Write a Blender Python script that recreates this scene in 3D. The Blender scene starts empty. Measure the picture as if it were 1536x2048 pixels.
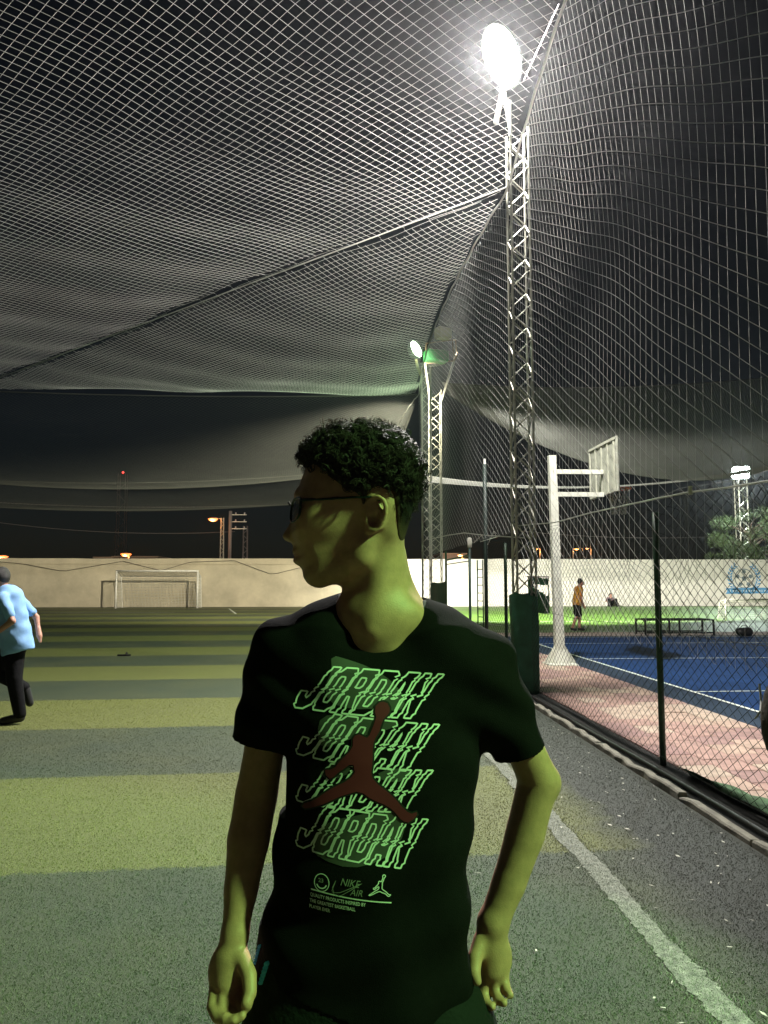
import bpy, bmesh, math, random
import numpy as np
from mathutils import Vector, Matrix
from mathutils.bvhtree import BVHTree
from mathutils.geometry import tessellate_polygon

random.seed(7); rng = np.random.default_rng(7)
S = bpy.context.scene
R = math.radians

# ------------------------------------------------------------------ camera, sky, moonlight, exposure
FPX = 1540.0                              # focal length in pixels of the 1536 x 2048 photograph
PHI = math.atan(93 / 1540); TH = math.atan(141 / 1540); CAMH = 1.55
cd = bpy.data.cameras.new('camera'); cam = bpy.data.objects.new('camera', cd); S.collection.objects.link(cam)
cd.sensor_fit = 'VERTICAL'; cd.sensor_height = 24.0; cd.lens = 24.0 * FPX / 2048.0
cd.clip_start = 0.05; cd.clip_end = 1500
cam.location = (0, 0, CAMH); cam.rotation_euler = (math.pi / 2 + TH, 0, -PHI)
S.camera = cam

W = bpy.data.worlds.new('World'); S.world = W; W.use_nodes = True
wn = W.node_tree.nodes; wl = W.node_tree.links
sky = wn.new('ShaderNodeTexSky'); sky.sky_type = 'NISHITA'; sky.sun_disc = False
sky.sun_elevation = R(25); sky.sun_rotation = R(150)
bg = wn['Background']; bg.inputs['Strength'].default_value = 0.0013
wl.new(sky.outputs['Color'], bg.inputs['Color'])
sd = bpy.data.lights.new('moon', 'SUN'); sd.energy = 0.004; sd.angle = R(0.5); sd.color = (0.8, 0.87, 1)
so = bpy.data.objects.new('moon', sd); so.rotation_euler = (R(55), 0, R(150)); S.collection.objects.link(so)
S.view_settings.view_transform = 'Standard'; S.view_settings.look = 'None'
S.view_settings.exposure = 0.0; S.view_settings.gamma = 1.0
S.cycles.use_denoising = True
S.cycles.max_bounces = 6; S.cycles.diffuse_bounces = 3; S.cycles.glossy_bounces = 3; S.cycles.transparent_max_bounces = 12
S.cycles.sample_clamp_indirect = 4.0
S.cycles.volume_bounces = 0

# ------------------------------------------------------------------ geometry from measured directions
CP, SP = math.cos(PHI), math.sin(PHI); CT, ST = math.cos(TH), math.sin(TH)
def ray(px, py):
    xc = (px - 768) / FPX; yc = (1024 - py) / FPX
    f = CT - yc * ST; u = ST + yc * CT
    return np.array([CP * xc + SP * f, -SP * xc + CP * f, u])
CO = np.array([0, 0, CAMH])
def ground(px, py, z=0.0):
    r = ray(px, py); return CO + r * ((z - CAMH) / r[2])
def atY(px, py, Y):
    r = ray(px, py); return CO + r * (Y / r[1])
def atX(px, py, X):
    r = ray(px, py); return CO + r * (X / r[0])
def sdz(px, py, d):
    """a point of the standing figure: sideways, away, up (frame of the figure)"""
    xc = (px - 768) / FPX; yc = (1024 - py) / FPX
    f = CT - yc * ST; u = ST + yc * CT
    return np.array([d * xc / f, d, CAMH + d * u / f])

# ------------------------------------------------------------------ materials
MATS = {}
def mat(name, col, rough=0.6, metal=0.0, var=0.0, vscale=8.0, bump=0.0, bscale=60.0, spec=0.5, emit=None, estr=0.0, alpha=1.0,
        col2=None, detail=6.0, trans=0.0, attr=None, sss=0.0):
    if name in MATS: return MATS[name]
    m = bpy.data.materials.new(name); m.use_nodes = True
    nt = m.node_tree; n = nt.nodes; l = nt.links; b = n['Principled BSDF']
    b.inputs['Base Color'].default_value = (*col, 1); b.inputs['Roughness'].default_value = rough
    b.inputs['Metallic'].default_value = metal; b.inputs['Specular IOR Level'].default_value = spec
    if trans: b.inputs['Transmission Weight'].default_value = trans
    if alpha < 1: b.inputs['Alpha'].default_value = alpha
    if sss:
        b.inputs['Subsurface Weight'].default_value = sss
        b.inputs['Subsurface Radius'].default_value = (0.012, 0.005, 0.003)
        b.inputs['Subsurface Scale'].default_value = 1.0
    if emit: b.inputs['Emission Color'].default_value = (*emit, 1); b.inputs['Emission Strength'].default_value = estr
    geo = n.new('ShaderNodeNewGeometry')
    if var or col2:
        nz = n.new('ShaderNodeTexNoise'); nz.inputs['Scale'].default_value = vscale; nz.inputs['Detail'].default_value = detail
        nz.inputs['Roughness'].default_value = 0.65
        l.new(geo.outputs['Position'], nz.inputs['Vector'])
        mr = n.new('ShaderNodeMapRange'); mr.inputs['From Min'].default_value = 0.3; mr.inputs['From Max'].default_value = 0.7
        l.new(nz.outputs['Fac'], mr.inputs['Value'])
        mx = n.new('ShaderNodeMix'); mx.data_type = 'RGBA'
        a = tuple(c * (1 - var) for c in col); c2 = col2 if col2 else tuple(min(1, c * (1 + var)) for c in col)
        mx.inputs[6].default_value = (*a, 1); mx.inputs[7].default_value = (*c2, 1)
        l.new(mr.outputs['Result'], mx.inputs[0])
        out = mx.outputs[2]
        if attr:
            at = n.new('ShaderNodeAttribute'); at.attribute_name = attr
            mm = n.new('ShaderNodeMix'); mm.data_type = 'RGBA'; mm.blend_type = 'MULTIPLY'; mm.inputs[0].default_value = 1
            l.new(out, mm.inputs[6]); l.new(at.outputs['Color'], mm.inputs[7]); out = mm.outputs[2]
        l.new(out, b.inputs['Base Color'])
    if bump:
        nb = n.new('ShaderNodeTexNoise'); nb.inputs['Scale'].default_value = bscale; nb.inputs['Detail'].default_value = 5
        l.new(geo.outputs['Position'], nb.inputs['Vector'])
        bp = n.new('ShaderNodeBump'); bp.inputs['Strength'].default_value = bump; bp.inputs['Distance'].default_value = 0.01
        l.new(nb.outputs['Fac'], bp.inputs['Height']); l.new(bp.outputs['Normal'], b.inputs['Normal'])
    MATS[name] = m
    return m

def turf_mat(name, light, dark, phase, width, tilt, worn_x=None, patch=0.35, fibre=1.0, worn_col=(0.026, 0.030, 0.023)):
    """artificial turf: alternating bands, worn and sandy patches, fibre-sized speckle"""
    m = bpy.data.materials.new(name); m.use_nodes = True
    nt = m.node_tree; n = nt.nodes; l = nt.links; b = n['Principled BSDF']
    b.inputs['Roughness'].default_value = 0.55; b.inputs['Specular IOR Level'].default_value = 0.35
    geo = n.new('ShaderNodeNewGeometry'); sep = n.new('ShaderNodeSeparateXYZ'); l.new(geo.outputs['Position'], sep.inputs[0])
    def math_(op, a, b_=None, c_=None):
        k = n.new('ShaderNodeMath'); k.operation = op
        for i, v in enumerate((a, b_, c_)):
            if v is None: continue
            if isinstance(v, (int, float)): k.inputs[i].default_value = v
            else: l.new(v, k.inputs[i])
        return k.outputs[0]
    def noise(sc, det=4, ro=0.6):
        k = n.new('ShaderNodeTexNoise'); k.inputs['Scale'].default_value = sc; k.inputs['Detail'].default_value = det
        k.inputs['Roughness'].default_value = ro; l.new(geo.outputs['Position'], k.inputs['Vector']); return k.outputs['Fac']
    def mix(f, a, c, mode='MIX'):
        k = n.new('ShaderNodeMix'); k.data_type = 'RGBA'; k.blend_type = mode
        if isinstance(f, (int, float)): k.inputs[0].default_value = f
        else: l.new(f, k.inputs[0])
        for i, v in ((6, a), (7, c)):
            if isinstance(v, tuple): k.inputs[i].default_value = (*v, 1)
            else: l.new(v, k.inputs[i])
        return k.outputs[2]
    wob = math_('MULTIPLY', math_('SUBTRACT', noise(9, 3), 0.5), 0.12)
    t = math_('ADD', math_('MULTIPLY', sep.outputs[0], -math.sin(tilt)), math_('MULTIPLY', sep.outputs[1], math.cos(tilt)))
    t = math_('ADD', math_('ADD', t, wob), math_('MULTIPLY', math_('SUBTRACT', noise(70, 2), 0.5), 0.22))
    fr = math_('FRACT', math_('DIVIDE', math_('SUBTRACT', t, phase), 2 * width))
    isl = math_('LESS_THAN', fr, 0.5)
    band = mix(isl, dark, light)
    pat = n.new('ShaderNodeMapRange'); pat.inputs['From Min'].default_value = 0.38; pat.inputs['From Max'].default_value = 0.68
    l.new(noise(0.8, 5), pat.inputs['Value'])
    worn = tuple(0.5 * (light[i] + dark[i]) * (1.25, 1.1, 1.15)[i] for i in range(3))
    band = mix(math_('MULTIPLY', pat.outputs[0], patch), band, worn)
    if worn_x is not None:
        k = n.new('ShaderNodeMapRange'); k.inputs['From Min'].default_value = worn_x; k.inputs['From Max'].default_value = worn_x + 0.35
        l.new(math_('ADD', sep.outputs[0], math_('MULTIPLY', math_('SUBTRACT', noise(2.5, 5), 0.5), 0.5)), k.inputs['Value'])
        band = mix(k.outputs[0], band, worn_col)
    sp = n.new('ShaderNodeMapRange'); sp.inputs['From Min'].default_value = 0.34; sp.inputs['From Max'].default_value = 0.66
    sp.inputs['To Min'].default_value = 1 - 0.45 * fibre; sp.inputs['To Max'].default_value = 1 + 0.55 * fibre
    l.new(noise(170, 2, 0.8), sp.inputs['Value'])
    vm = n.new('ShaderNodeVectorMath'); vm.operation = 'SCALE'; l.new(band, vm.inputs[0]); l.new(sp.outputs[0], vm.inputs['Scale'])
    l.new(vm.outputs[0], b.inputs['Base Color'])
    bp = n.new('ShaderNodeBump'); bp.inputs['Strength'].default_value = 0.7; bp.inputs['Distance'].default_value = 0.012
    l.new(noise(130, 4, 0.8), bp.inputs['Height']); l.new(bp.outputs['Normal'], b.inputs['Normal'])
    MATS[name] = m; return m

# ------------------------------------------------------------------ mesh helpers
COL = S.collection
ROOT = {}
def np_mesh(name, V, quads=None, tris=None, smooth=False):
    V = np.asarray(V, np.float32); me = bpy.data.meshes.new(name)
    fl = []; ls = []; tot = 0
    for f, k in ((quads, 4), (tris, 3)):
        if f is None or len(f) == 0: continue
        f = np.asarray(f, np.int32); fl.append(f.ravel()); ls.append(tot + np.arange(len(f), dtype=np.int32) * k); tot += f.size
    loops = np.concatenate(fl); starts = np.concatenate(ls)
    me.vertices.add(len(V)); me.vertices.foreach_set('co', V.ravel())
    me.loops.add(len(loops)); me.loops.foreach_set('vertex_index', loops)
    me.polygons.add(len(starts)); me.polygons.foreach_set('loop_start', starts)
    me.polygons.foreach_set('use_smooth', np.full(len(starts), smooth))
    me.update(calc_edges=True); me.validate()
    return me

class MB:
    def __init__(s): s.V = []; s.Q = []; s.T = []; s.n = 0
    def raw(s, V, Q=None, T=None):
        V = np.asarray(V, float).reshape(-1, 3); s.V.append(V)
        if Q is not None and len(Q): s.Q.append(np.asarray(Q) + s.n)
        if T is not None and len(T): s.T.append(np.asarray(T) + s.n)
        s.n += len(V); return s
    def box(s, c, size, rot=None):
        x, y, z = (k / 2 for k in size)
        V = np.array([(a * x, b_ * y, d * z) for a in (-1, 1) for b_ in (-1, 1) for d in (-1, 1)])
        if rot is not None: V = V @ np.array(rot).T
        return s.raw(V + np.array(c), [(0, 1, 3, 2), (4, 6, 7, 5), (0, 4, 5, 1), (2, 3, 7, 6), (0, 2, 6, 4), (1, 5, 7, 3)])
    def bev(s, c, size, b=0.01, rot=None):
        x, y, z = (k / 2 for k in size)
        ring = [(-x + b, -y), (x - b, -y), (x, -y + b), (x, y - b), (x - b, y), (-x + b, y), (-x, y - b), (-x, -y + b)]
        lay = [(0.0, -z + b), (0.0, z - b)]
        V = []; sc = [(1 - b / max(x, 1e-6), 1 - b / max(y, 1e-6), -z), (1, 1, -z + b), (1, 1, z - b), (1 - b / max(x, 1e-6), 1 - b / max(y, 1e-6), z)]
        for sx, sy, zz in sc: V += [(p[0] * sx, p[1] * sy, zz) for p in ring]
        Q = [(k * 8 + i, k * 8 + (i + 1) % 8, (k + 1) * 8 + (i + 1) % 8, (k + 1) * 8 + i) for k in range(3) for i in range(8)]
        Q += [(24, 25, 26, 27), (24, 27, 28, 31), (28, 29, 30, 31)]
        Q += [(3, 2, 1, 0), (7, 4, 3, 0), (7, 6, 5, 4)]
        V = np.array(V)
        if rot is not None: V = V @ np.array(rot).T
        return s.raw(V + np.array(c), Q)
    def tube(s, pts, r, n=6, cap=True):
        P = np.asarray(pts, float); m = len(P)
        rr = np.broadcast_to(np.asarray(r, float), (m,))
        T = np.gradient(P, axis=0); T /= np.maximum(np.linalg.norm(T, axis=1, keepdims=True), 1e-9)
        up = np.array([0, 0, 1.0]) if abs(T[0][2]) < 0.9 else np.array([1.0, 0, 0])
        A = np.cross(T, up); A /= np.maximum(np.linalg.norm(A, axis=1, keepdims=True), 1e-9); B = np.cross(T, A)
        a = np.arange(n) * 2 * math.pi / n
        V = P[:, None] + rr[:, None, None] * (np.cos(a)[None, :, None] * A[:, None] + np.sin(a)[None, :, None] * B[:, None])
        i = np.arange(m - 1)[:, None]; j = np.arange(n)[None]; j2 = (j + 1) % n
        Q = np.stack([i * n + j, (i + 1) * n + j, (i + 1) * n + j2, i * n + j2], -1).reshape(-1, 4)
        T3 = []
        V = V.reshape(-1, 3)
        if cap:
            V = np.vstack([V, P[:1], P[-1:]]); c0 = m * n
            T3 = [(c0, k, (k + 1) % n) for k in range(n)] + [(c0 + 1, (m - 1) * n + (k + 1) % n, (m - 1) * n + k) for k in range(n)]
        return s.raw(V, Q, T3)
    def tubes(s, L, r, n=3):
        """many polylines of equal length at once: L (k, m, 3)"""
        L = np.asarray(L, float); k, m, _ = L.shape
        T = np.gradient(L, axis=1); T /= np.maximum(np.linalg.norm(T, axis=2, keepdims=True), 1e-9)
        up = np.where(np.abs(T[..., 2:3]) < 0.9, np.array([0, 0, 1.0]), np.array([1.0, 0, 0]))
        A = np.cross(T, up); A /= np.maximum(np.linalg.norm(A, axis=2, keepdims=True), 1e-9); B = np.cross(T, A)
        if n == 2:      # cord as two crossed strips, so that light passes through it
            V = np.stack([L - r * A, L + r * A, L - r * B, L + r * B], 2); base = (np.arange(k)[:, None] * m + np.arange(m - 1)[None]) * 4
            Q = np.concatenate([np.stack([base + o_, base + o_ + 1, base + o_ + 5, base + o_ + 4], -1).reshape(-1, 4) for o_ in (0, 2)])
            return s.raw(V.reshape(-1, 3), Q)
        a = np.arange(n) * 2 * math.pi / n
        V = L[:, :, None] + r * (np.cos(a)[:, None] * A[:, :, None] + np.sin(a)[:, None] * B[:, :, None])
        i = np.arange(k)[:, None, None]; p = np.arange(m - 1)[None, :, None]; j = np.arange(n)[None, None]; j2 = (j + 1) % n
        base = i * m * n
        Q = np.stack([base + p * n + j, base + (p + 1) * n + j, base + (p + 1) * n + j2, base + p * n + j2], -1).reshape(-1, 4)
        return s.raw(V.reshape(-1, 3), Q)
    def lathe(s, prof, c=(0, 0, 0), n=16):
        P = np.array(prof, float); m = len(P); a = np.arange(n) * 2 * math.pi / n
        V = np.stack([P[:, :1] * np.cos(a), P[:, :1] * np.sin(a), np.repeat(P[:, 1:2], n, 1)], -1).reshape(-1, 3) + np.array(c)
        i = np.arange(m - 1)[:, None]; j = np.arange(n)[None]; j2 = (j + 1) % n
        return s.raw(V, np.stack([i * n + j, i * n + j2, (i + 1) * n + j2, (i + 1) * n + j], -1).reshape(-1, 4))
    def prism(s, poly, z0, z1, f=None):
        """polygon in the plane, given thickness; f maps (x, y, z) rows to space"""
        k = len(poly); V = [(x, y, z0) for x, y in poly] + [(x, y, z1) for x, y in poly]
        T = tessellate_polygon([[Vector((x, y, 0)) for x, y in poly]])
        V = np.array(V, float)
        T3 = [tuple(t) for t in T] + [tuple(i + k for i in reversed(t)) for t in T]
        if f is not None: V = f(V)
        return s.raw(V, [(i, (i + 1) % k, (i + 1) % k + k, i + k) for i in range(k)], T3)
    def mesh(s, name, off=(0, 0, 0), smooth=False):
        V = np.vstack(s.V) - np.array(off)
        return np_mesh(name, V, np.vstack(s.Q) if s.Q else None, np.vstack(s.T) if s.T else None, smooth)

def tag(o, label, cat, group=None, kind=None):
    if label: o['label'] = label
    if cat: o['category'] = cat
    if group: o['group'] = group
    if kind: o['kind'] = kind
    return o
def thing(name, label, cat, loc=(0, 0, 0), group=None, rz=0.0):
    o = bpy.data.objects.new(name, None); COL.objects.link(o); o.location = loc; o.rotation_euler = (0, 0, rz); o.empty_display_size = 0.2
    ROOT[o.name] = np.array(loc, float) if rz == 0 else np.zeros(3)
    return tag(o, label, cat, group)
def root_off(p):
    while p.parent: p = p.parent
    return ROOT.get(p.name, np.zeros(3))
def part(name, mb, m, parent=None, smooth=False, label=None):
    """one mesh object; the coordinates in mb are those of the place, the parent's base is taken off"""
    off = root_off(parent) if parent else np.zeros(3)
    me = mb.mesh(name, off, smooth) if isinstance(mb, MB) else mb
    o = bpy.data.objects.new(name, me); COL.objects.link(o)
    if m: me.materials.append(m)
    if parent: o.parent = parent
    if label: o['label'] = label
    return o
def setting(name, mb, m, smooth=False):
    return tag(part(name, mb, m, None, smooth), None, None, kind='structure')
def sheet(x0, x1, y0, y1, z, nx=1, ny=1):
    X, Y = np.meshgrid(np.linspace(x0, x1, nx + 1), np.linspace(y0, y1, ny + 1), indexing='ij')
    V = np.stack([X, Y, np.full_like(X, z)], -1).reshape(-1, 3)
    i = np.arange(nx)[:, None]; j = np.arange(ny)[None]; k = ny + 1
    Q = np.stack([i * k + j, (i + 1) * k + j, (i + 1) * k + j + 1, i * k + j + 1], -1).reshape(-1, 4)
    return MB().raw(V, Q)
def line(a, b, n=2): return np.array(a)[None] + (np.array(b) - np.array(a))[None] * np.linspace(0, 1, n)[:, None]
def rotz(a): c, s_ = math.cos(a), math.sin(a); return np.array([[c, -s_, 0], [s_, c, 0], [0, 0, 1]])
def smoothstep(a, b, x):
    t = np.clip((x - a) / (b - a), 0, 1); return t * t * (3 - 2 * t)

# ------------------------------------------------------------------ the setting
STRIPE_TILT = R(3.1); STRIPE_PH = 4.46; STRIPE_W = 2.105
M_turf = turf_mat('striped_turf', (0.108, 0.124, 0.034), (0.038, 0.053, 0.033), STRIPE_PH, STRIPE_W, STRIPE_TILT, worn_x=1.5)
M_turf_lit_tip = turf_mat('striped_turf_lit_tips', (0.26, 0.285, 0.085), (0.105, 0.138, 0.085), STRIPE_PH, STRIPE_W, STRIPE_TILT, worn_x=1.5, worn_col=(0.075, 0.085, 0.065))  # lighter than the base: light caught by the fibre tips is put into the colour
M_turf2 = turf_mat('bright_turf', (0.10, 0.20, 0.030), (0.085, 0.17, 0.03), 0.0, 2.5, 0.0, patch=0.25, fibre=0.5)
M_soil = mat('dark_soil', (0.016, 0.016, 0.013), 0.9, var=0.5, vscale=14, bump=0.6, bscale=90)
M_chalk = mat('worn_white_line', (0.040, 0.050, 0.034), 0.8, col2=(0.27, 0.29, 0.23), vscale=30, bump=0.6, bscale=140, detail=10)
M_line = mat('white_line_paint', (0.62, 0.66, 0.58), 0.7, var=0.25, vscale=12)
M_court = mat('blue_court_paint', (0.011, 0.036, 0.112), 0.9, var=0.22, vscale=1.6, bump=0.12, bscale=220, spec=0.08)
M_court_edge = mat('slate_blue_border_paint', (0.026, 0.040, 0.062), 0.9, var=0.2, vscale=3, bump=0.1, bscale=200, spec=0.08)
M_conc = mat('concrete', (0.20, 0.19, 0.15), 0.85, var=0.4, vscale=7, bump=0.5, bscale=70)
M_path = mat('pale_pink_path', (0.36, 0.28, 0.23), 0.85, var=0.25, vscale=4)

setting('ground', sheet(-160, 200, -40, 260, -0.03), mat('night_ground', (0.03, 0.03, 0.026), 0.95, var=0.4, vscale=2))
setting('pitch_turf', sheet(-45, 2.44, -9, 50, 0.0), M_turf)
setting('far_pitch_turf', sheet(3.6, 60, 23.9, 50, 0.0), M_turf2)
setting('soil_strip', sheet(2.56, 2.86, -6, 23.8, 0.004), M_soil)
setting('blue_court', sheet(5.04, 26, 3.2, 21.9, 0.0), M_court)
setting('court_border', sheet(4.47, 5.04, 3.0, 22.2, -0.004), M_court_edge)
setting('court_end_border', sheet(5.04, 26, 21.9, 22.25, 0.002), M_court_edge)
setting('far_path', sheet(2.86, 60, 22.25, 23.9, -0.002), M_path)
def court_line(a, b, w, m=M_line, z=0.006, name='court_line'):
    a = np.array(a, float); b = np.array(b, float); d = b - a; L = np.linalg.norm(d); n_ = np.array([-d[1], d[0]]) / L * w / 2
    k = max(2, int(L / 0.6)); P = a[None] + d[None] * np.linspace(0, 1, k)[:, None]
    jit = (rng.random((k, 1)) - 0.5) * w * 0.12
    V = np.vstack([np.c_[P + n_ * (1 + jit / w), np.full(k, z)], np.c_[P - n_ * (1 + jit / w), np.full(k, z)]])
    Q = [(i, i + 1, k + i + 1, k + i) for i in range(k - 1)]
    return setting(name, MB().raw(V, Q), m)
court_line((5.06, 3.2), (5.06, 21.9), 0.06)
court_line((5.0, 21.75), (26, 21.75), 0.07)
court_line((5.1, 19.5), (26, 19.5), 0.05)
court_line((5.1, 15.6), (26, 15.6), 0.05)
court_line((7.9, 10.9), (26, 10.7), 0.05)
court_line((5.1, 10.85), (7.9, 10.9), 0.05)
court_line((3.8, 30.5), (30, 30.2), 0.10, z=0.005, name='far_pitch_line')
court_line((3.7, 24.9), (9.5, 24.2), 0.10, z=0.005, name='far_pitch_line')
court_line((6.2, 26.9), (3.7, 33.0), 0.10, z=0.005, name='far_pitch_line')
court_line((-15.8, 40.8), (-8.4, 40.8), 0.10, M_line, 0.005, 'pitch_line')
court_line((-6.4, 46.5), (-5.0, 38.8), 0.10, M_line, 0.005, 'pitch_line')

def touchline():
    """worn white line beside the fence: ragged edges, broken by bare patches"""
    n_ = 900; y = 2.2 + 30 * np.linspace(0, 1, n_) ** 1.6; X0 = 1.405
    def rag():
        w_ = rng.normal(0, 1, n_); return 0.005 * w_ + 0.005 * np.convolve(rng.normal(0, 1, n_ + 8), np.ones(9) / 3, 'valid') + 0.005 * np.convolve(rng.normal(0, 1, n_ + 30), np.ones(31) / 5.6, 'valid')
    e1, e2 = rag(), rag()
    V = np.vstack([np.c_[X0 - 0.058 + e1, y, np.full(n_, 0.004)], np.c_[X0 + 0.058 + e2, y, np.full(n_, 0.004)]])
    return MB().raw(V, [(i, n_ + i, n_ + i + 1, i + 1) for i in range(n_ - 1)])
setting('touchline', touchline(), M_chalk)

# turf fibres standing in the nearer part of the pitch
def fibres(n, seed, white=False):
    g = np.random.default_rng(seed)
    if white:
        y = 2.3 + 6.5 * g.random(n) ** 1.3; x = 1.405 + g.normal(0, 0.052, n)
    else:
        y = 2.2 + 8.5 * g.random(n) ** 1.7; x = -0.60 * y + g.random(n) * (0.60 * y + np.minimum(2.42, 0.62 * y))
    h = g.uniform(0.004, 0.010, n); a = g.random(n) * 6.283; lean = g.uniform(0.3, 1.6, n) * h; w = g.uniform(0.0009, 0.0019, n) * (0.7 + 0.12 * y)
    bx, by = np.cos(a) * w, np.sin(a) * w; la = a + g.normal(1.57, 0.8, n)
    P0 = np.c_[x - bx, y - by, np.zeros(n)]; P1 = np.c_[x + bx, y + by, np.zeros(n)]
    T = np.c_[x + np.cos(la) * lean, y + np.sin(la) * lean, h]
    V = np.stack([P0, P1, T], 1).reshape(-1, 3)
    return np_mesh('fibres', V, None, np.arange(3 * n).reshape(-1, 3))
o = part('turf_fibres', fibres(400000, 3), M_turf_lit_tip); tag(o, 'short green fibres of the artificial turf', None, kind='stuff')
o = part('line_fibres', fibres(34000, 5, True), mat('white_fibre', (0.34, 0.36, 0.29), 0.8)); tag(o, 'frayed white fibres of the touchline', None, kind='stuff')

# litter and dry leaves on the worn strip
def litter():
    b = MB(); g = np.random.default_rng(11)
    for k in range(260):
        y = 2.6 + 8 * g.random() ** 1.4; x = g.uniform(1.5, 2.42) if k % 3 else g.uniform(0.2, 2.4)
        L = g.uniform(0.006, 0.020); w = L * g.uniform(0.2, 0.5); a = g.random() * 6.28; z = 0.008 + g.random() * 0.006
        c, s_ = math.cos(a), math.sin(a)
        P = [(-L, 0, 0), (-L * .2, -w, .003), (L, 0, .004), (L * .1, w, .001)]
        b.raw([(x + c * p[0] - s_ * p[1], y + s_ * p[0] + c * p[1], z + p[2]) for p in P], [(0, 1, 2, 3)])
    return b
tag(part('litter', litter(), mat('pale_scraps', (0.55, 0.54, 0.46), 0.8)), 'pale scraps and dry leaves on the worn strip', None, kind='stuff')

# kerb: one broken concrete stone after another
kerb = setting('kerb', sheet(2.44, 2.56, -6, 23.8, -0.02), M_conc)
g = np.random.default_rng(4); y = 1.5
while y < 23.5:
    L = g.uniform(0.7, 1.05); hgt = 0.030 + g.random() * 0.022
    b = MB(); n_ = 7; ys = np.linspace(y, y + L - 0.015, n_); dx = g.normal(0, 0.006, n_); dz = g.normal(0, 0.007, n_) ; dz[0] -= 0.012; dz[-1] -= 0.012
    ring = [(-0.045, -0.03), (-0.043, hgt - 0.012), (-0.034, hgt), (0.020, hgt - 0.004), (0.026, -0.03)]
    V = [(2.50 + rx + dx[i] * (1 if q < 3 else .5), ys[i], rz + (dz[i] if rz > 0 else 0)) for i in range(n_) for q, (rx, rz) in enumerate(ring)]
    Q = [(i * 5 + q, i * 5 + q + 1, (i + 1) * 5 + q + 1, (i + 1) * 5 + q) for i in range(n_ - 1) for q in range(4)]
    b.raw(V, Q, [(0, 2, 1), (0, 3, 2), (0, 4, 3), (30, 31, 32), (30, 32, 33), (30, 33, 34)])
    part('kerb_stone', b, M_conc, kerb); y += L
# pink paving slabs of the walkway, joints recessed
M_slab = [mat('pink_slab_%d' % k, c, 0.85, var=0.28, vscale=6, bump=0.35, bscale=60) for k, c in
          enumerate([(0.30, 0.19, 0.16), (0.36, 0.26, 0.205), (0.25, 0.155, 0.14), (0.38, 0.30, 0.235)])]
walk = setting('walkway', sheet(2.86, 4.47, -4, 22.25, -0.012), M_conc)
sl = []
for k in range(4):
    me = MB().bev((0, 0, 0), (0.312, 0.392, 0.03), 0.006).mesh('paving_slab'); me.materials.append(M_slab[k]); sl.append(me)
for i in range(5):
    for j in range(52):
        x = 3.025 + i * 0.321; yy = 2.3 + j * 0.4 + (0.2 if i % 2 else 0)
        if yy > 22.0: continue
        o = bpy.data.objects.new('paving_slab', sl[min(3, int(g.random() ** 1.4 * 4))]); COL.objects.link(o); o.parent = walk
        o.location = (x, yy, g.uniform(-0.003, 0.003)); o.rotation_euler = (g.normal(0, 0.006), g.normal(0, 0.006), g.normal(0, 0.004))
# crumpled strip of green turf lying at the foot of the fence
b = MB(); nx, ny = 10, 46; X, Y = np.meshgrid(np.linspace(0, 1, nx), np.linspace(0, 1, ny), indexing='ij')
yy = 3.3 + 2.9 * Y; wx = 0.42 * np.clip((6.3 - yy) / 1.6, 0.12, 1)
zz = 0.03 + 0.03 * np.sin(yy * 7 + X * 3) * np.sin(X * 5 + yy * 3) + 0.025 * (1 - X)
V = np.stack([2.80 + X * wx + 0.02 * np.sin(yy * 9), yy, zz], -1).reshape(-1, 3)
b.raw(V, [(i * ny + j, (i + 1) * ny + j, (i + 1) * ny + j + 1, i * ny + j + 1) for i in range(nx - 1) for j in range(ny - 1)])
tag(part('turf_offcut', b, mat('green_offcut', (0.045, 0.11, 0.04), 0.8, var=0.4, vscale=20, bump=0.8, bscale=120), None, True),
    'crumpled green turf offcut lying along the foot of the fence', 'turf offcut')

# ------------------------------------------------------------------ boundary walls
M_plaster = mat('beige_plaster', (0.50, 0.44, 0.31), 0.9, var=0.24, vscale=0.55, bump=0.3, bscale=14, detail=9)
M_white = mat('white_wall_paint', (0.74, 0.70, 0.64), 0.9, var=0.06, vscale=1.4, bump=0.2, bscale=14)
M_dark = mat('dark_cable', (0.03, 0.03, 0.03), 0.6)
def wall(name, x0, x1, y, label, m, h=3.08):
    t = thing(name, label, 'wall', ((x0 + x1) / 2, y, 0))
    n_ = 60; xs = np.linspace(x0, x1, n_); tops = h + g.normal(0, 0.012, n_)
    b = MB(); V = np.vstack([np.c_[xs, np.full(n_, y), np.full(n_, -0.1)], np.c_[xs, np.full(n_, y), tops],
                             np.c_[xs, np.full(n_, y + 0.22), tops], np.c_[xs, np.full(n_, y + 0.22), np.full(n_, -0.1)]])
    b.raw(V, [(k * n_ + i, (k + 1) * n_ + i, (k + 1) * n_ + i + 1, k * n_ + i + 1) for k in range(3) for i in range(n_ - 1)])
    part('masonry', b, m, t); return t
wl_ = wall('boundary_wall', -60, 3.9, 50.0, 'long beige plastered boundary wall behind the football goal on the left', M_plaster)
wr_ = wall('boundary_wall', 3.92, 70, 50.05, 'white painted boundary wall with a blue emblem on the right', M_white)
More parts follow.
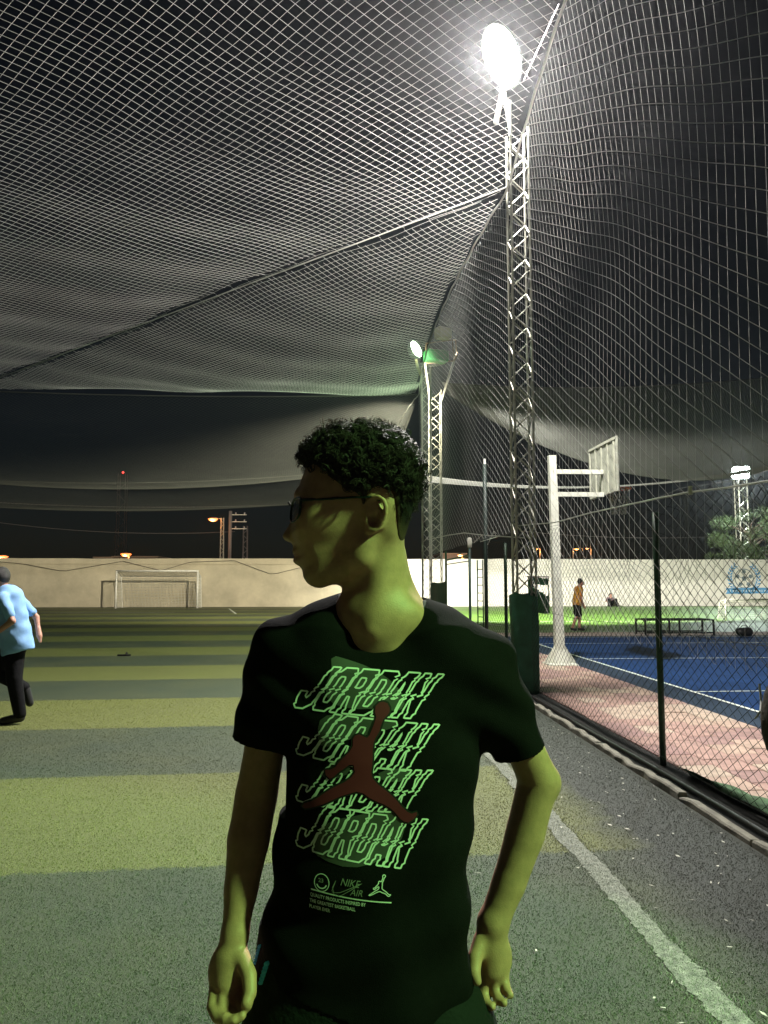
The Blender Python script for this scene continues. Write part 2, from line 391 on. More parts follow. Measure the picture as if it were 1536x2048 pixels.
# weathered coping line and drooping cables fixed to the plaster wall
b = MB().box((-28, 49.97, 2.72), (63, 0.05, 0.03)); part('ledge', b, mat('beige_ledge', (0.46, 0.40, 0.28), 0.9), wl_)
for pts in ([(-22, 2.9), (-20, 2.75), (-17.3, 2.25), (-13.6, 2.9)], [(-13.6, 2.9), (-11.2, 2.3), (-9.4, 2.85), (-6.6, 2.95)], [(-6.6, 2.95), (-4.2, 2.05), (-1.4, 2.75), (2, 2.8)], [(-30, 2.95), (-26, 2.6), (-22, 2.9)]):
    P = np.array([(x, 49.93, z) for x, z in pts]); t_ = np.linspace(0, len(P) - 1, 20)
    C = np.stack([np.interp(t_, range(len(P)), P[:, i]) for i in range(3)], 1)
    part('cable', MB().tube(C, 0.014, 5), M_dark, wl_)
for x, z, w in ((-21.0, 0.95, .25), (-20.4, 0.55, .18), (-21.4, 0.62, .12)):
    a = np.linspace(0, 6.283, 12)[:-1]; rr = w * (0.6 + 0.4 * g.random(11))
    b = MB().prism([(x + r_ * math.cos(q), z + 0.5 * r_ * math.sin(q)) for r_, q in zip(rr, a)], 0, 0.006, lambda V: np.c_[V[:, 0], 49.99 - V[:, 2], V[:, 1]])
    part('chipped_patch', b, mat('exposed_render', (0.10, 0.085, 0.06), 0.95, var=0.4), wl_)

# blue club emblem painted on the white wall: ball ringed by laurel, banner with lettering below
M_blue = mat('emblem_blue', (0.10, 0.30, 0.55), 0.8, var=0.2, vscale=3); M_grey = mat('emblem_grey', (0.16, 0.20, 0.23), 0.8)
ec = atY(1489, 1157, 50.0); ex, ez = ec[0], ec[2]
def wallpoly(poly, d0=0.004, d1=0.010): return MB().prism([(ex + x, ez + y_) for x, y_ in poly], d0, d1, lambda V: np.c_[V[:, 0], 50.05 - V[:, 2], V[:, 1]])
def ringpoly(r0, r1, n=40):
    a = np.linspace(0, 6.2832, n + 1); b = MB()
    V = []; 
    for q in a: V += [(ex + r0 * math.cos(q), 50.042, ez + r0 * math.sin(q)), (ex + r1 * math.cos(q), 50.042, ez + r1 * math.sin(q))]
    return b.raw(V, [(2 * i, 2 * i + 1, 2 * i + 3, 2 * i + 2) for i in range(n)])
em = part('emblem_ball', ringpoly(0.60, 0.66), M_grey, wr_)
pent = lambda cx, cy, r, a0=90: [(cx + r * math.cos(R(a0 + 72 * k)), cy + r * math.sin(R(a0 + 72 * k))) for k in range(5)]
part('ball_panel', wallpoly(pent(0, 0, 0.19)), M_grey, em)
for k in range(5):
    q = R(90 + 72 * k); part('ball_panel', wallpoly(pent(0.46 * math.cos(q), 0.46 * math.sin(q), 0.15, 270 + 72 * k)), M_grey, em)
    d = np.array([math.cos(q), math.sin(q)]); nrm = np.array([-d[1], d[0]]) * 0.02
    part('ball_seam', wallpoly([tuple(d * 0.19 + nrm), tuple(d * 0.32 + nrm), tuple(d * 0.32 - nrm), tuple(d * 0.19 - nrm)]), M_grey, em)
for s_ in (-1, 1):
    br = None
    for k in range(11):
        q = R(-78 + k * 12.5); c = np.array([s_ * 0.98 * math.cos(q), 0.98 * math.sin(q) + 0.05]); dr = np.array([-s_ * math.sin(q), math.cos(q)]); out = np.array([s_ * math.cos(q), math.sin(q)])
        for sg in (-1, 1):
            ax = dr + out * sg * 0.75; ax /= np.linalg.norm(ax); nn = np.array([-ax[1], ax[0]])
            L = 0.30; poly = [tuple(c), tuple(c + ax * L * .5 + nn * .06), tuple(c + ax * L), tuple(c + ax * L * .5 - nn * .06)]
            part('laurel_leaf', wallpoly(poly), M_blue, wr_)
bn = part('banner', wallpoly([(-1.32, -1.02), (1.6, -0.98), (1.6, -0.60), (-1.32, -0.64), (-1.18, -0.83)]), M_blue, wr_)
for k in range(14):
    x = -1.0 + k * 0.18; h1 = 0.10 if k % 3 else 0.15
    part('banner_lettering', wallpoly([(x, -0.82 - h1 / 2), (x + 0.05 + 0.05 * (k % 2), -0.82 - h1 / 2), (x + 0.05 + 0.05 * (k % 2), -0.82 + h1 / 2), (x, -0.82 + h1 / 2)], 0.011, 0.014), mat('banner_white', (0.6, 0.68, 0.72), 0.8), bn)

# ------------------------------------------------------------------ lattice towers with floodlights
M_galv = mat('galvanised_steel', (0.46, 0.45, 0.38), 0.5, 0.55, var=0.3, vscale=9, bump=0.2, bscale=40)
M_rust = mat('rusty_steel', (0.30, 0.22, 0.14), 0.75, 0.2, var=0.4, vscale=12)
M_house = mat('lamp_housing', (0.10, 0.11, 0.10), 0.5, 0.4)
def emis(name, col, st): return mat(name, (0.8, 0.8, 0.8), 0.4, emit=col, estr=st)
def tower(x, y, h, w, bay, label, group='lattice lighting towers along the fence', lean=0.0, parts=True, m=None, rods=0.018):
    m = m or M_galv; t = thing('lattice_tower', label, 'tower', (x, y, 0), group)
    hw = w / 2; cs = [(-hw, -hw), (hw, -hw), (hw, hw), (-hw, hw)]
    for cx, cy in cs: part('chord', MB().tube(line((x + cx, y + cy, -0.05), (x + cx + lean, y + cy, h), 3), rods, 6), m, t)
    n_ = int(h / bay); bm_ = {}
    if not parts:
        allb = MB()
    for k in range(n_):
        z0 = 0.05 + k * bay; z1 = z0 + bay
        for f in range(4):
            a = cs[f]; b_ = cs[(f + 1) % 4]
            if (k + f) % 2: a, b_ = b_, a
            P = line((a[0], a[1], 0), (b_[0], b_[1], bay), 2)
            if not parts: allb.tube(P + np.array([x, y, z0]), rods * 0.6, 4); continue
            key = (f, (k + f) % 2)
            if key not in bm_:
                me = MB().tube(P, rods * 0.6, 5).mesh('brace'); me.materials.append(m); bm_[key] = me
            o = bpy.data.objects.new('brace', bm_[key]); COL.objects.link(o); o.parent = t; o.location = (lean * z0 / h, 0, z0)
    if not parts:
        q = part('lattice', allb, m, t)
    return t
def aim(o, target):
    d = Vector(target) - o.location; o.rotation_euler = d.to_track_quat('-Z', 'Y').to_euler()
def floodlight(t, pos, target, rx, rz, col, watts, cone, estr, shape='oval', deep=0.16, blend=0.5, radius=0.2, beam=None):
    """housing, glass that gives off the light, bracket; the lamp's own light sits in front of the glass"""
    pos = np.array(pos, float); d = np.array(target, float) - pos; d /= np.linalg.norm(d)
    side = np.cross(d, (0, 0, 1)); side /= np.linalg.norm(side); up = np.cross(side, d)
    F = lambda V: pos + V[:, :1] * side + V[:, 1:2] * up + V[:, 2:3] * d
    n_ = 28; a = np.linspace(0, 2 * math.pi, n_ + 1)[:-1]; e = 1.0 if shape == 'oval' else 0.35
    cx = np.sign(np.cos(a)) * np.abs(np.cos(a)) ** e; cy = np.sign(np.sin(a)) * np.abs(np.sin(a)) ** e
    prof = [(0.35, -deep), (0.75, -deep * 0.75), (1.0, -0.03), (1.06, 0.02), (1.0, 0.025)]
    V = np.vstack([np.c_[cx * rx * k, cy * rz * k, np.full(n_, z)] for k, z in prof] + [np.array([[0, 0, -deep]])])
    Q = [(k * n_ + i, k * n_ + (i + 1) % n_, (k + 1) * n_ + (i + 1) % n_, (k + 1) * n_ + i) for k in range(4) for i in range(n_)]
    T = [(5 * n_, (i + 1) % n_, i) for i in range(n_)]
    fl = part('floodlight', MB().raw(F(V), Q, T), M_house, t, True)
    prof = [(0.98, 0.022), (0.8, 0.05), (0.45, 0.075), (0.0, 0.085)]
    V = np.vstack([np.c_[cx * rx * k, cy * rz * k, np.full(n_, z)] for k, z in prof])
    Q = [(k * n_ + i, k * n_ + (i + 1) % n_, (k + 1) * n_ + (i + 1) % n_, (k + 1) * n_ + i) for k in range(3) for i in range(n_)]
    part('glass', MB().raw(F(V), Q), emis('lit_glass_%s_%g' % (t.name, estr), col, estr), fl, True)
    if watts:
        ld = bpy.data.lights.new('floodlight_beam', 'SPOT'); ld.energy = watts; ld.color = col; ld.spot_size = R(cone); ld.spot_blend = blend; ld.shadow_soft_size = radius
        lo = bpy.data.objects.new('floodlight_beam', ld); COL.objects.link(lo)
        p = pos + d * 0.14; lo.location = p; aim(lo, target); 
        lo.parent = fl; lo.location = p - root_off(t); lo.rotation_euler = (Vector(d) if beam is None else Vector(np.array(beam) - p)).to_track_quat('-Z', 'Y').to_euler()
    return fl

T1 = np.array([2.68, 10.95])
t1 = tower(T1[0], T1[1], 8.35, 0.27, 0.265, 'tall nearest lattice tower with the glaring white floodlight at its top')
lp = atY(1004, 112, 11.0)
part('mast_head', MB().tube(line((T1[0] - .135, T1[1] - .135, 8.2), (T1[0] - .135, T1[1] - .135, 8.75), 2), 0.026, 6), M_galv, t1)
a0 = atY(992, 246, 10.85); a1 = atY(1006, 180, 10.9)
part('lamp_arm', MB().tube([a0, a1, lp + np.array([0, .12, 0])], 0.04, 8), M_galv, t1)
part('lamp_bracket', MB().tube([(T1[0] - .13, T1[1] - .13, 8.28), a1 + np.array([0.02, 0.05, 0.0])], 0.03, 6), M_galv, t1)
part('stay_rod', MB().tube([atY(1048, 160, 10.7), atY(1118, 8, 8.2)], 0.007, 6), M_galv, t1)
floodlight(t1, lp, (-2.4, 5.0, 1.5), 0.28, 0.46, (1.0, 0.96, 0.90), 14500, 180, 60, blend=0.08, beam=(1.2, 9.5, 0.0))  # glass larger than the lamp's own: its bloom is built into the shape

T2 = np.array([2.75, 23.6])
t2 = tower(T2[0], T2[1], 8.3, 0.27, 0.30, 'slim second lattice tower just behind the head with a small lit lamp')
lp2 = atY(828, 700, 23.2)
part('lamp_arm', MB().tube([(T2[0] - .1, T2[1], 7.9), lp2 + np.array([.12, .1, -.5]), lp2 + np.array([.02, .1, 0])], 0.045, 6), mat('lamp_arm_paint', (0.4, 0.42, 0.2), 0.5), t2)
floodlight(t2, lp2, (-8, 50.0, 2.6), 0.20, 0.30, (1.0, 0.93, 0.74), 45000, 100, 18, blend=1.0)
# a second head on the same tower that throws green-white light back along the pitch
floodlight(t2, lp2 + np.array([0.05, -0.3, -0.05]), (-7, 16, 0), 0.17, 0.27, (0.70, 1.0, 0.60), 2200, 150, 26, blend=0.8)

p3 = atY(872, 1165, 27.0); T3 = np.array([p3[0], 27.0])
t3 = tower(T3[0], T3[1], 8.4, 0.40, 0.36, 'thicker lattice tower carrying a square frame with unlit floodlights', m=mat('tower_paint', (0.42, 0.42, 0.33), 0.55, 0.3, var=0.2))
fr0, fr1, fr2, fr3 = (atY(*p, 27.0) for p in ((850, 727), (852, 687), (905, 680), (908, 722)))
part('lamp_frame', MB().tube([fr0, fr1, fr2, fr3, fr0], 0.03, 5), M_rust, t3)
part('lamp_frame', MB().tube([fr3, fr3 + np.array([.2, .6, .4]), fr2 + np.array([.2, .6, .2]), fr2], 0.03, 5), M_rust, t3)
for s_, pz in ((-1, 0), (1, 0)):
    part('strut', MB().tube([(T3[0] + .2 * s_, 27.0 - .2, 8.0), (fr0 if s_ < 0 else fr3)], 0.045, 5), M_galv, t3)
hp = atY(872, 713, 26.9)
part('lamp_box', MB().bev(hp, (0.85, 0.45, 0.42), 0.05, rot=rotz(0.25)), mat('green_glow_cover', (0.05, 0.30, 0.09), 0.5), t3)  # the green glow on the cover is put into its colour
part('lamp_box', MB().bev(atY(886, 667, 27.0), (0.55, 0.4, 0.42), 0.05, rot=rotz(0.4)), mat('dull_cover', (0.35, 0.36, 0.18), 0.6), t3)

# its live heads face away, over the far pitch
floodlight(t3, hp + np.array([0.1, 0.5, 0.0]), (24, 50.0, 0.8), 0.40, 0.22, (1.0, 0.98, 0.86), 60000, 120, 20, 'box')
# far tower beyond the wall on the right
p4 = atY(1487, 1110, 54.0); t4 = tower(p4[0], 54.0, 9.0, 0.62, 0.5, 'far floodlight tower behind the white wall on the right', parts=False, rods=0.05)
lp4 = atY(1481, 945, 53.4)
floodlight(t4, lp4, (22, 30, 0), 0.62, 0.46, (0.86, 1.0, 0.94), 7000, 174, 60, 'box', blend=0.15)
# floodlight tower behind the photographer: the green-tinted light on the figure comes from it
t5 = tower(7.0, -2.1, 7.7, 0.27, 0.4, 'lattice tower behind the photographer with a green tinted floodlight', parts=False)
floodlight(t5, (6.6, -2.1, 7.3), (0.0, 1.5, 1.3), 0.22, 0.36, (0.38, 1.0, 0.26), 5800, 36, 20, radius=0.25)

# green padding round the foot of the nearest tower, tarpaulin flap beside it
M_green = mat('green_canvas', (0.022, 0.105, 0.062), 0.7, var=0.3, vscale=5, bump=0.5, bscale=14)
b = MB(); n_ = 20; zs = np.linspace(0.0, 1.38, 12); V = []
for k, z in enumerate(zs):
    for i in range(n_):
        a = 2 * math.pi * i / n_; e = 0.45; cx = np.sign(math.cos(a)) * abs(math.cos(a)) ** e; cy = np.sign(math.sin(a)) * abs(math.sin(a)) ** e
        q = 0.185 + 0.006 * math.sin(3 * a + 4 * z) + 0.004 * math.sin(9 * z + i); V.append((T1[0] - 0.02 + cx * q, T1[1] - 0.02 + cy * q, z + (0.03 * math.sin(2 * a) if k == 11 else 0)))
b.raw(V, [(k * n_ + i, k * n_ + (i + 1) % n_, (k + 1) * n_ + (i + 1) % n_, (k + 1) * n_ + i) for k in range(11) for i in range(n_)])
tag(part('tower_padding', b, M_green, None, True), 'dark green canvas padding wrapped round the foot of the nearest tower', 'padding')
fx0, fx1, fz0, fz1 = atY(1056, 1155, 11.5)[0], atY(1098, 1155, 11.5)[0], atY(1056, 1226, 11.5)[2], atY(1056, 1155, 11.5)[2]
def flap():
    b = MB(); nx, nz = 16, 20; ww = fx1 - fx0; hh = fz1 - fz0; V = []; keep = {}
    for i in range(nx + 1):
        for j in range(nz + 1):
            u, v = i / nx, j / nz; V.append((fx0 + ww * u, 11.5 + 0.02 * math.sin(5 * u + 3 * v) + 0.015 * math.sin(9 * v), fz0 + hh * v + 0.012 * math.sin(6 * u)))
    Q = []
    for i in range(nx):
        for j in range(nz):
            u, v = (i + .5) / nx, (j + .5) / nz
            if 0.28 < u < 0.92 and 0.48 + 0.28 * (1 - u) < v < 0.82: continue
            Q.append((i * (nz + 1) + j, (i + 1) * (nz + 1) + j, (i + 1) * (nz + 1) + j + 1, i * (nz + 1) + j + 1))
    return b.raw(V, Q)
tf = thing('tarpaulin', 'torn green tarpaulin flap with a hole, hung beside the padded tower', 'tarpaulin', (fx0, 11.5, 0))
part('canvas', flap(), mat('torn_green_canvas', (0.05, 0.20, 0.085), 0.7, var=0.35, vscale=7, bump=0.5, bscale=16), tf, True)
part('hanging_rail', MB().tube(line((T1[0] + .1, 11.2, fz1 + .01), (fx1, 11.52, fz1 + .01), 3), 0.012, 6), M_galv, tf)

# ------------------------------------------------------------------ chain-link fence along the walkway
M_wire = mat('green_wire', (0.010, 0.017, 0.010), 0.6, spec=0.25)
M_post = mat('green_post_paint', (0.012, 0.055, 0.022), 0.45, var=0.35, vscale=18)
M_steel = mat('bare_wire', (0.40, 0.40, 0.36), 0.4, 0.7)
FX = 2.74
fence = thing('chain_link_fence', 'green chain-link fence with posts between the pitch and the pink walkway', 'fence', (FX, 10, 0))
DW, DH = 0.132, 0.086
def fence_bulge(P):
    """slack wire: slight waves everywhere, a pulled-out crumple round the head of the post"""
    Y, Z = P[..., 1], P[..., 2]
    x = 0.012 * np.sin(Y * 2.1 + Z) + 0.008 * np.sin(Z * 5 + Y * 0.7)
    w = np.exp(-((Y - 6.5) / 0.9) ** 2 - ((Z - 2.05) / 0.35) ** 2)
    x = x - 0.12 * w * np.sin((Y - 6.55) * 5)
    Z2 = Z - 0.10 * w * np.sign(Y - 6.55) * np.minimum(np.abs(Y - 6.55) * 3, 1)
    Q = P.copy(); Q[..., 0] += x; Q[..., 2] = Z2; return Q
def chain(y0, y1, z1=2.24):
    b = MB(); z0 = 0.05
    for sg in (1, -1):
        sl_ = sg * DH / DW; c = np.arange(y0 - (z1 - z0) / (DH / DW), y1 + (z1 - z0) / (DH / DW), DW)
        L = []
        for k in c:
            ya, yb = (k, k + (z1 - z0) * DW / DH) if sg > 0 else (k, k - (z1 - z0) * DW / DH)
            za, zb = z0, z1
            t0, t1 = 0.0, 1.0
            dy = yb - ya
            lo, hi = sorted(((y0 - ya) / dy, (y1 - ya) / dy)); t0, t1 = max(0, lo), min(1, hi)
            if t1 - t0 < 0.02: continue
            tt = np.linspace(t0, t1, 60); L.append(np.c_[np.full(60, FX - 0.012 * sg * 0.2), ya + dy * tt, za + (zb - za) * tt])
        b.tubes(fence_bulge(np.array(L)), 0.0022, 3)
    return b
part('chain_link', chain(2.3, 10.85), M_wire, fence)
part('chain_link', chain(11.1, 14.05), M_wire, fence)
for y, h in ((2.4, 2.2), (6.55, 2.16), (12.6, 2.2)):
    b = MB().tube(line((FX + .03, y, -0.05), (FX + .03, y, h), 4), 0.027, 10)
    part('post', b, M_post, fence, True)
for z in (0.09, 1.15, 2.26):
    ys = np.linspace(2.2, 14.0, 40); part('tension_wire', MB().tube(fence_bulge(np.c_[np.full(40, FX - .006), ys, z + 0.012 * np.sin(ys * 2)]), 0.0022, 4), M_wire, fence)
pts = [atX(1030, 1052, FX - .03), atX(1110, 1045, FX - .03), atX(1180, 1026, FX - .03), atX(1300, 1000, FX - .03), atX(1380, 984, FX - .03), atX(1450, 976, FX - .03), atX(1536, 962, FX - .03), atX(1640, 945, FX - .03)]
P = np.array(pts); t_ = np.linspace(0, len(P) - 1, 50); C = np.stack([np.interp(t_, range(len(P)), P[:, i]) for i in range(3)], 1)
part('top_cable', MB().tube(C, 0.008, 6), M_steel, fence)
part('cable_tie', MB().tube(line(atX(1381, 972, FX - .03), atX(1381, 990, FX - .03), 2), 0.016, 6), mat('plastic_tie', (0.6, 0.58, 0.5), 0.5), fence)
# black hose in the gap behind the kerb
ys = np.linspace(2.0, 11, 40)
tag(part('hose', MB().tube(np.c_[2.60 + .01 * np.sin(ys * 1.3), ys, np.full(40, 0.03)], 0.018, 8), mat('black_hose', (0.012, 0.012, 0.012), 0.4), None, True),
    'black hose lying in the gap between kerb and fence', 'hose')
# bag on the fence at the right edge
bc = atX(1562, 1442, FX - 0.12)
bgT = thing('bag', 'dark brown bag hung on the fence at the right edge of the picture', 'bag', tuple(bc))
b = MB(); n_ = 18; prof = [(0.02, 0.235), (0.07, 0.22), (0.105, 0.15), (0.125, 0.03), (0.13, -0.08), (0.11, -0.17), (0.06, -0.23), (0.0, -0.245)]
V = []
for r_, z in prof:
    for i in range(n_):
        a = 2 * math.pi * i / n_; q = r_ * (1 + 0.07 * math.sin(3 * a + 14 * z)); V.append(bc + np.array([q * math.cos(a) * 0.75, q * math.sin(a), z]))
b.raw(V, [(k * n_ + i, k * n_ + (i + 1) % n_, (k + 1) * n_ + (i + 1) % n_, (k + 1) * n_ + i) for k in range(7) for i in range(n_)])
part('bag_body', b, mat('brown_bag_cloth', (0.035, 0.028, 0.022), 0.8, var=0.5, vscale=22, bump=0.8, bscale=50), bgT, True)
part('strap', MB().tube([bc + np.array([-.05, .13, .20]), bc + np.array([-.06, .10, .10]), bc + np.array([-.1, .04, .05]), bc + np.array([-.1, .1, .0])], 0.006, 6), mat('pale_strap', (0.5, 0.5, 0.46), 0.6), bgT)
part('hook', MB().tube([bc + np.array([0, 0, .22]), bc + np.array([.06, 0, .28]), bc + np.array([.125, 0, .27])], 0.004, 5), M_steel, bgT)

# gate bay further along: tall post, slim lamp post, ladder frame, gate frame, green sheeting
def post_thing(name, label, cat, x, y, h, r, m):
    t = thing(name, label, cat, (x, y, 0)); part('pole', MB().tube(line((x, y, -0.05), (x, y, h), 3), r, 8), m, t, True); return t
pt = atY(972, 1165, 14.1); tp = post_thing('fence_pole', 'tall dark pole rising above the fence right of the gate', 'pole', pt[0], 14.1, 3.75, 0.036, mat('dark_green_post', (0.014, 0.028, 0.022), 0.5))
part('pale_tip', MB().tube(line((pt[0], 14.1, 3.3), (pt[0], 14.1, 3.85), 2), 0.022, 8), mat('pale_tip_paint', (0.5, 0.5, 0.46), 0.5), tp, True)
part('wire_tangle', MB().tube([(pt[0] - .22, 14.1, 2.28), (pt[0] - .08, 14.05, 2.42), (pt[0] + .05, 14.15, 2.25), (pt[0] + .16, 14.1, 2.5), (pt[0] + .24, 14.0, 2.4), (pt[0] - .1, 14.1, 2.3)], 0.008, 5), M_steel, tp)
pl = atY(940, 1165, 15.9); tl = post_thing('lamp_post', 'slim post with a small unlit capsule lamp beside the gate', 'lamp post', pl[0], 15.9, 2.28, 0.025, mat('slim_post_paint', (0.02, 0.05, 0.04), 0.5))
part('capsule_lamp', MB().lathe([(0.0, 2.26), (0.045, 2.28), (0.05, 2.42), (0.045, 2.47), (0.0, 2.49)], (pl[0], 15.9, 0), 12), mat('milky_plastic', (0.62, 0.6, 0.52), 0.4), tl, True)
la = atY(955, 1165, 14.7); lb = atY(966, 1165, 14.5)
ld_ = thing('ladder', 'narrow dark metal ladder standing against the tall pole', 'ladder', (la[0], 14.6, 0))
for q in (la, lb): part('rail', MB().tube(line((q[0], q[1], 0), (q[0], q[1], 1.98), 2), 0.013, 6), M_post, ld_)
for k in range(12): part('rung', MB().tube(line((la[0], la[1], 0.15 + k * .15), (lb[0], lb[1], 0.15 + k * .15), 2), 0.009, 5), M_post, ld_)
ga = atY(893, 1165, 19.2); gb = atY(938, 1165, 16.1)
gt = thing('gate', 'open green metal gate frame in the fence beside the second tower', 'gate', (ga[0], 19.2, 0))
for q, y in ((ga, 19.2), (gb, 16.05)): part('gate_post', MB().tube(line((q[0], y, 0), (q[0], y, 2.12), 2), 0.02, 6), M_post, gt)
part('lintel', MB().tube(line((ga[0], 19.2, 2.11), (gb[0], 16.05, 2.11), 2), 0.022, 6), M_post, gt)
part('lintel', MB().tube(line((ga[0], 19.2, 2.0), (gb[0], 16.05, 2.0), 2), 0.012, 6), M_post, gt)
part('hinge_bar', MB().tube(line((ga[0] - .2, 20.0, .95), (ga[0], 19.2, .95), 2), 0.010, 6), M_post, gt)
s0 = atY(861, 1165, 23.0); s1 = atY(890, 1165, 19.6)
gs = thing('green_sheeting', 'dark green sheet fixed to the fence panel left of the gate', 'sheeting', (s0[0], 21, 0))
b = MB(); n_ = 14; V = []
for k in range(n_):
    u = k / (n_ - 1); x = s0[0] + (s1[0] - s0[0]) * u + 0.02 * math.sin(9 * u); y = 23.0 - 3.4 * u
    V += [(x, y, 0.0), (x, y, 0.8), (x + .01, y, 1.52 + .06 * u + .02 * math.sin(7 * u))]
b.raw(V, [(3 * i + q, 3 * i + 3 + q, 3 * i + 4 + q, 3 * i + 1 + q) for i in range(n_ - 1) for q in (0, 1)])
part('sheet', b, M_green, gs, True)
part('post', MB().tube(line((s1[0] + .02, 19.55, 0), (s1[0] + .02, 19.55, 2.35), 2), 0.028, 6), M_post, gs)
pts = [(2.75, 23.5, 2.85), (2.74, 19, 2.72), (2.74, 16.5, 2.62), (2.74, 14.1, 2.42), (2.72, 11.1, 2.2)]
tag(part('barbed_wire', MB().tube(pts, 0.010, 5), M_steel), 'rusty strand of wire strung between the first two towers above the gate', 'wire')

# ------------------------------------------------------------------ football goals
M_goal = mat('white_goal_paint', (0.68, 0.66, 0.58), 0.5, var=0.15)
M_netc = mat('goal_net_cord', (0.50, 0.49, 0.42), 0.8)
def goal(x0, x1, y, h, depth, label, cell=0.2, r=0.055, rn=0.010):
    t = thing('football_goal', label, 'goal', ((x0 + x1) / 2, y, 0))
    for x in (x0, x1):
        part('goal_post', MB().tube(line((x, y, 0), (x, y, h), 2), r, 10), M_goal, t, True)
        part('stanchion', MB().tube([(x, y, h), (x, y + depth * .7, h * .86), (x, y + depth, 0)], r * .5, 6), M_goal, t)
    part('crossbar', MB().tube(line((x0 - r, y, h), (x1 + r, y, h), 2), r, 10), M_goal, t, True)
    part('back_bar', MB().tube(line((x0, y + depth * .7, h * .86), (x1, y + depth * .7, h * .86), 2), r * .5, 6), M_goal, t)
    b = MB(); m_ = 14
    def prof(u): # u 0..1 from crossbar over the back to the ground
        a = np.array([(0, h), (depth * .7, h * .86), (depth, 0)]); s_ = np.array([0, .38, 1]); return np.interp(u, s_, a[:, 0]), np.interp(u, s_, a[:, 1])
    us = np.linspace(0, 1, m_); dy, z = prof(us); k = int((x1 - x0) / cell)
    L = [np.c_[np.full(m_, x), y + dy + .02 * np.sin(9 * us), z] for x in np.linspace(x0, x1, k + 1)]; b.tubes(L, rn, 3)
    nn = int((h + depth) / cell); xs = np.linspace(x0, x1, m_); L = []
    for u in np.linspace(0.03, 1, nn):
        dy, z = prof(u); L.append(np.c_[xs, np.full(m_, y + dy) + 0.05 * np.sin(np.linspace(0, 3.14, m_)), np.full(m_, z) - 0.03 * np.sin(np.linspace(0, 3.14, m_))])
    b.tubes(L, rn, 3)
    L = []
    for x in (x0, x1):
        for zz in np.arange(cell, h, cell): L.append(np.c_[np.full(m_, x), y + np.linspace(0, np.interp(zz, (0, h * .86, h), (depth, depth * .7, 0)), m_), np.full(m_, zz)])
        for q in np.arange(cell, depth, cell): L.append(np.c_[np.full(m_, x), np.full(m_, y + q), np.linspace(0, np.interp(q, (0, depth * .7, depth), (h, h * .86, 0)), m_)])
    b.tubes(L, rn, 3)
    part('net', b, M_netc, t); return t
gl, gr = atY(231, 1216, 47.6), atY(394, 1216, 47.6)
goal(gl[0], gr[0], 47.6, 2.25, 1.5, 'white football goal with a net standing before the beige wall')
g2 = ground(1452, 1240); goal(g2[0], g2[0] + 1.9, g2[1], 0.85, 0.7, 'small white training goal with a net on the bright far pitch', 0.10, 0.03, 0.008)

# ------------------------------------------------------------------ basketball hoop beside the blue court
M_hoop = mat('cream_hoop_paint', (0.62, 0.63, 0.54), 0.5, var=0.15, vscale=6)
hb = ground(1120, 1330); hx, hy = hb[0], hb[1]
ht = thing('basketball_hoop', 'cream basketball post with two arms, weathered board and orange rim', 'basketball hoop', (hx, hy, 0))
part('base_plate', MB().bev((hx, hy, 0.02), (0.55, 0.55, 0.04), 0.01), M_hoop, ht)
b = MB(); ws = [(0.0, 0.15), (0.25, 0.085), (1.2, 0.078), (3.95, 0.068)]; V = []
for z, w in ws: V += [(hx - w - 0.02 * z, hy - w, z + .04), (hx + w - 0.02 * z, hy - w, z + .04), (hx + w - 0.02 * z, hy + w, z + .04), (hx - w - 0.02 * z, hy + w, z + .04)]
b.raw(V, [(k * 4 + i, k * 4 + (i + 1) % 4, (k + 1) * 4 + (i + 1) % 4, (k + 1) * 4 + i) for k in range(3) for i in range(4)] + [(12, 13, 14, 15)])
part('pole', b, M_hoop, ht)
for s_ in (-1, 1):
    part('gusset', MB().prism([(0, 0), (0.26, 0), (0, 0.4)], -0.01, 0.01, lambda V, s_=s_: np.c_[hx + s_ * (V[:, 0] + .05), hy + V[:, 2], V[:, 1] + .04]), M_hoop, ht)
bx_ = hx + 0.92
for z in (3.68, 3.24): part('arm', MB().box((hx + .46, hy, z), (0.92, 0.075, 0.085)), M_hoop, ht)
bd = part('backboard', MB().bev((bx_ + .03, hy + .05, 3.74), (0.05, 1.55, 1.04), 0.01), mat('weathered_board', (0.30, 0.31, 0.25), 0.8, var=0.35, vscale=5, bump=0.3, bscale=20), ht)
for k in range(5): part('board_batten', MB().box((bx_ - .005, hy - .62 + k * .34, 3.74), (0.02, 0.05, 1.0)), mat('batten_paint', (0.38, 0.39, 0.31), 0.8), bd)
part('board_batten', MB().box((bx_ - .012, hy + .05, 4.22), (0.02, 1.5, 0.05)), mat('batten_paint', (0.4, 0.4, 0.3)), bd)
a = np.linspace(0, 6.283, 25); rc = np.array([bx_ + 0.32, hy + .05, 3.36])
rim = part('rim', MB().tube(np.c_[rc[0] + .225 * np.cos(a), rc[1] + .225 * np.sin(a), np.full(25, rc[2])], 0.020, 6), mat('orange_rim_paint', (0.75, 0.17, 0.06), 0.5), ht)
part('rim_bracket', MB().box((bx_ + .08, hy + .05, 3.36), (0.12, 0.16, 0.06)), MATS['orange_rim_paint'], rim)
b = MB(); L = []
for k in range(12):
    for sg in (1, -1):
        tt = np.linspace(0, 1, 9); q = 2 * math.pi * k / 12 + sg * tt * 1.3; rr = 0.22 - 0.09 * tt ** 0.7
        L.append(np.c_[rc[0] + rr * np.cos(q), rc[1] + rr * np.sin(q), rc[2] - 0.5 * tt])
b.tubes(L, 0.009, 3); part('hoop_net', b, M_netc, rim)

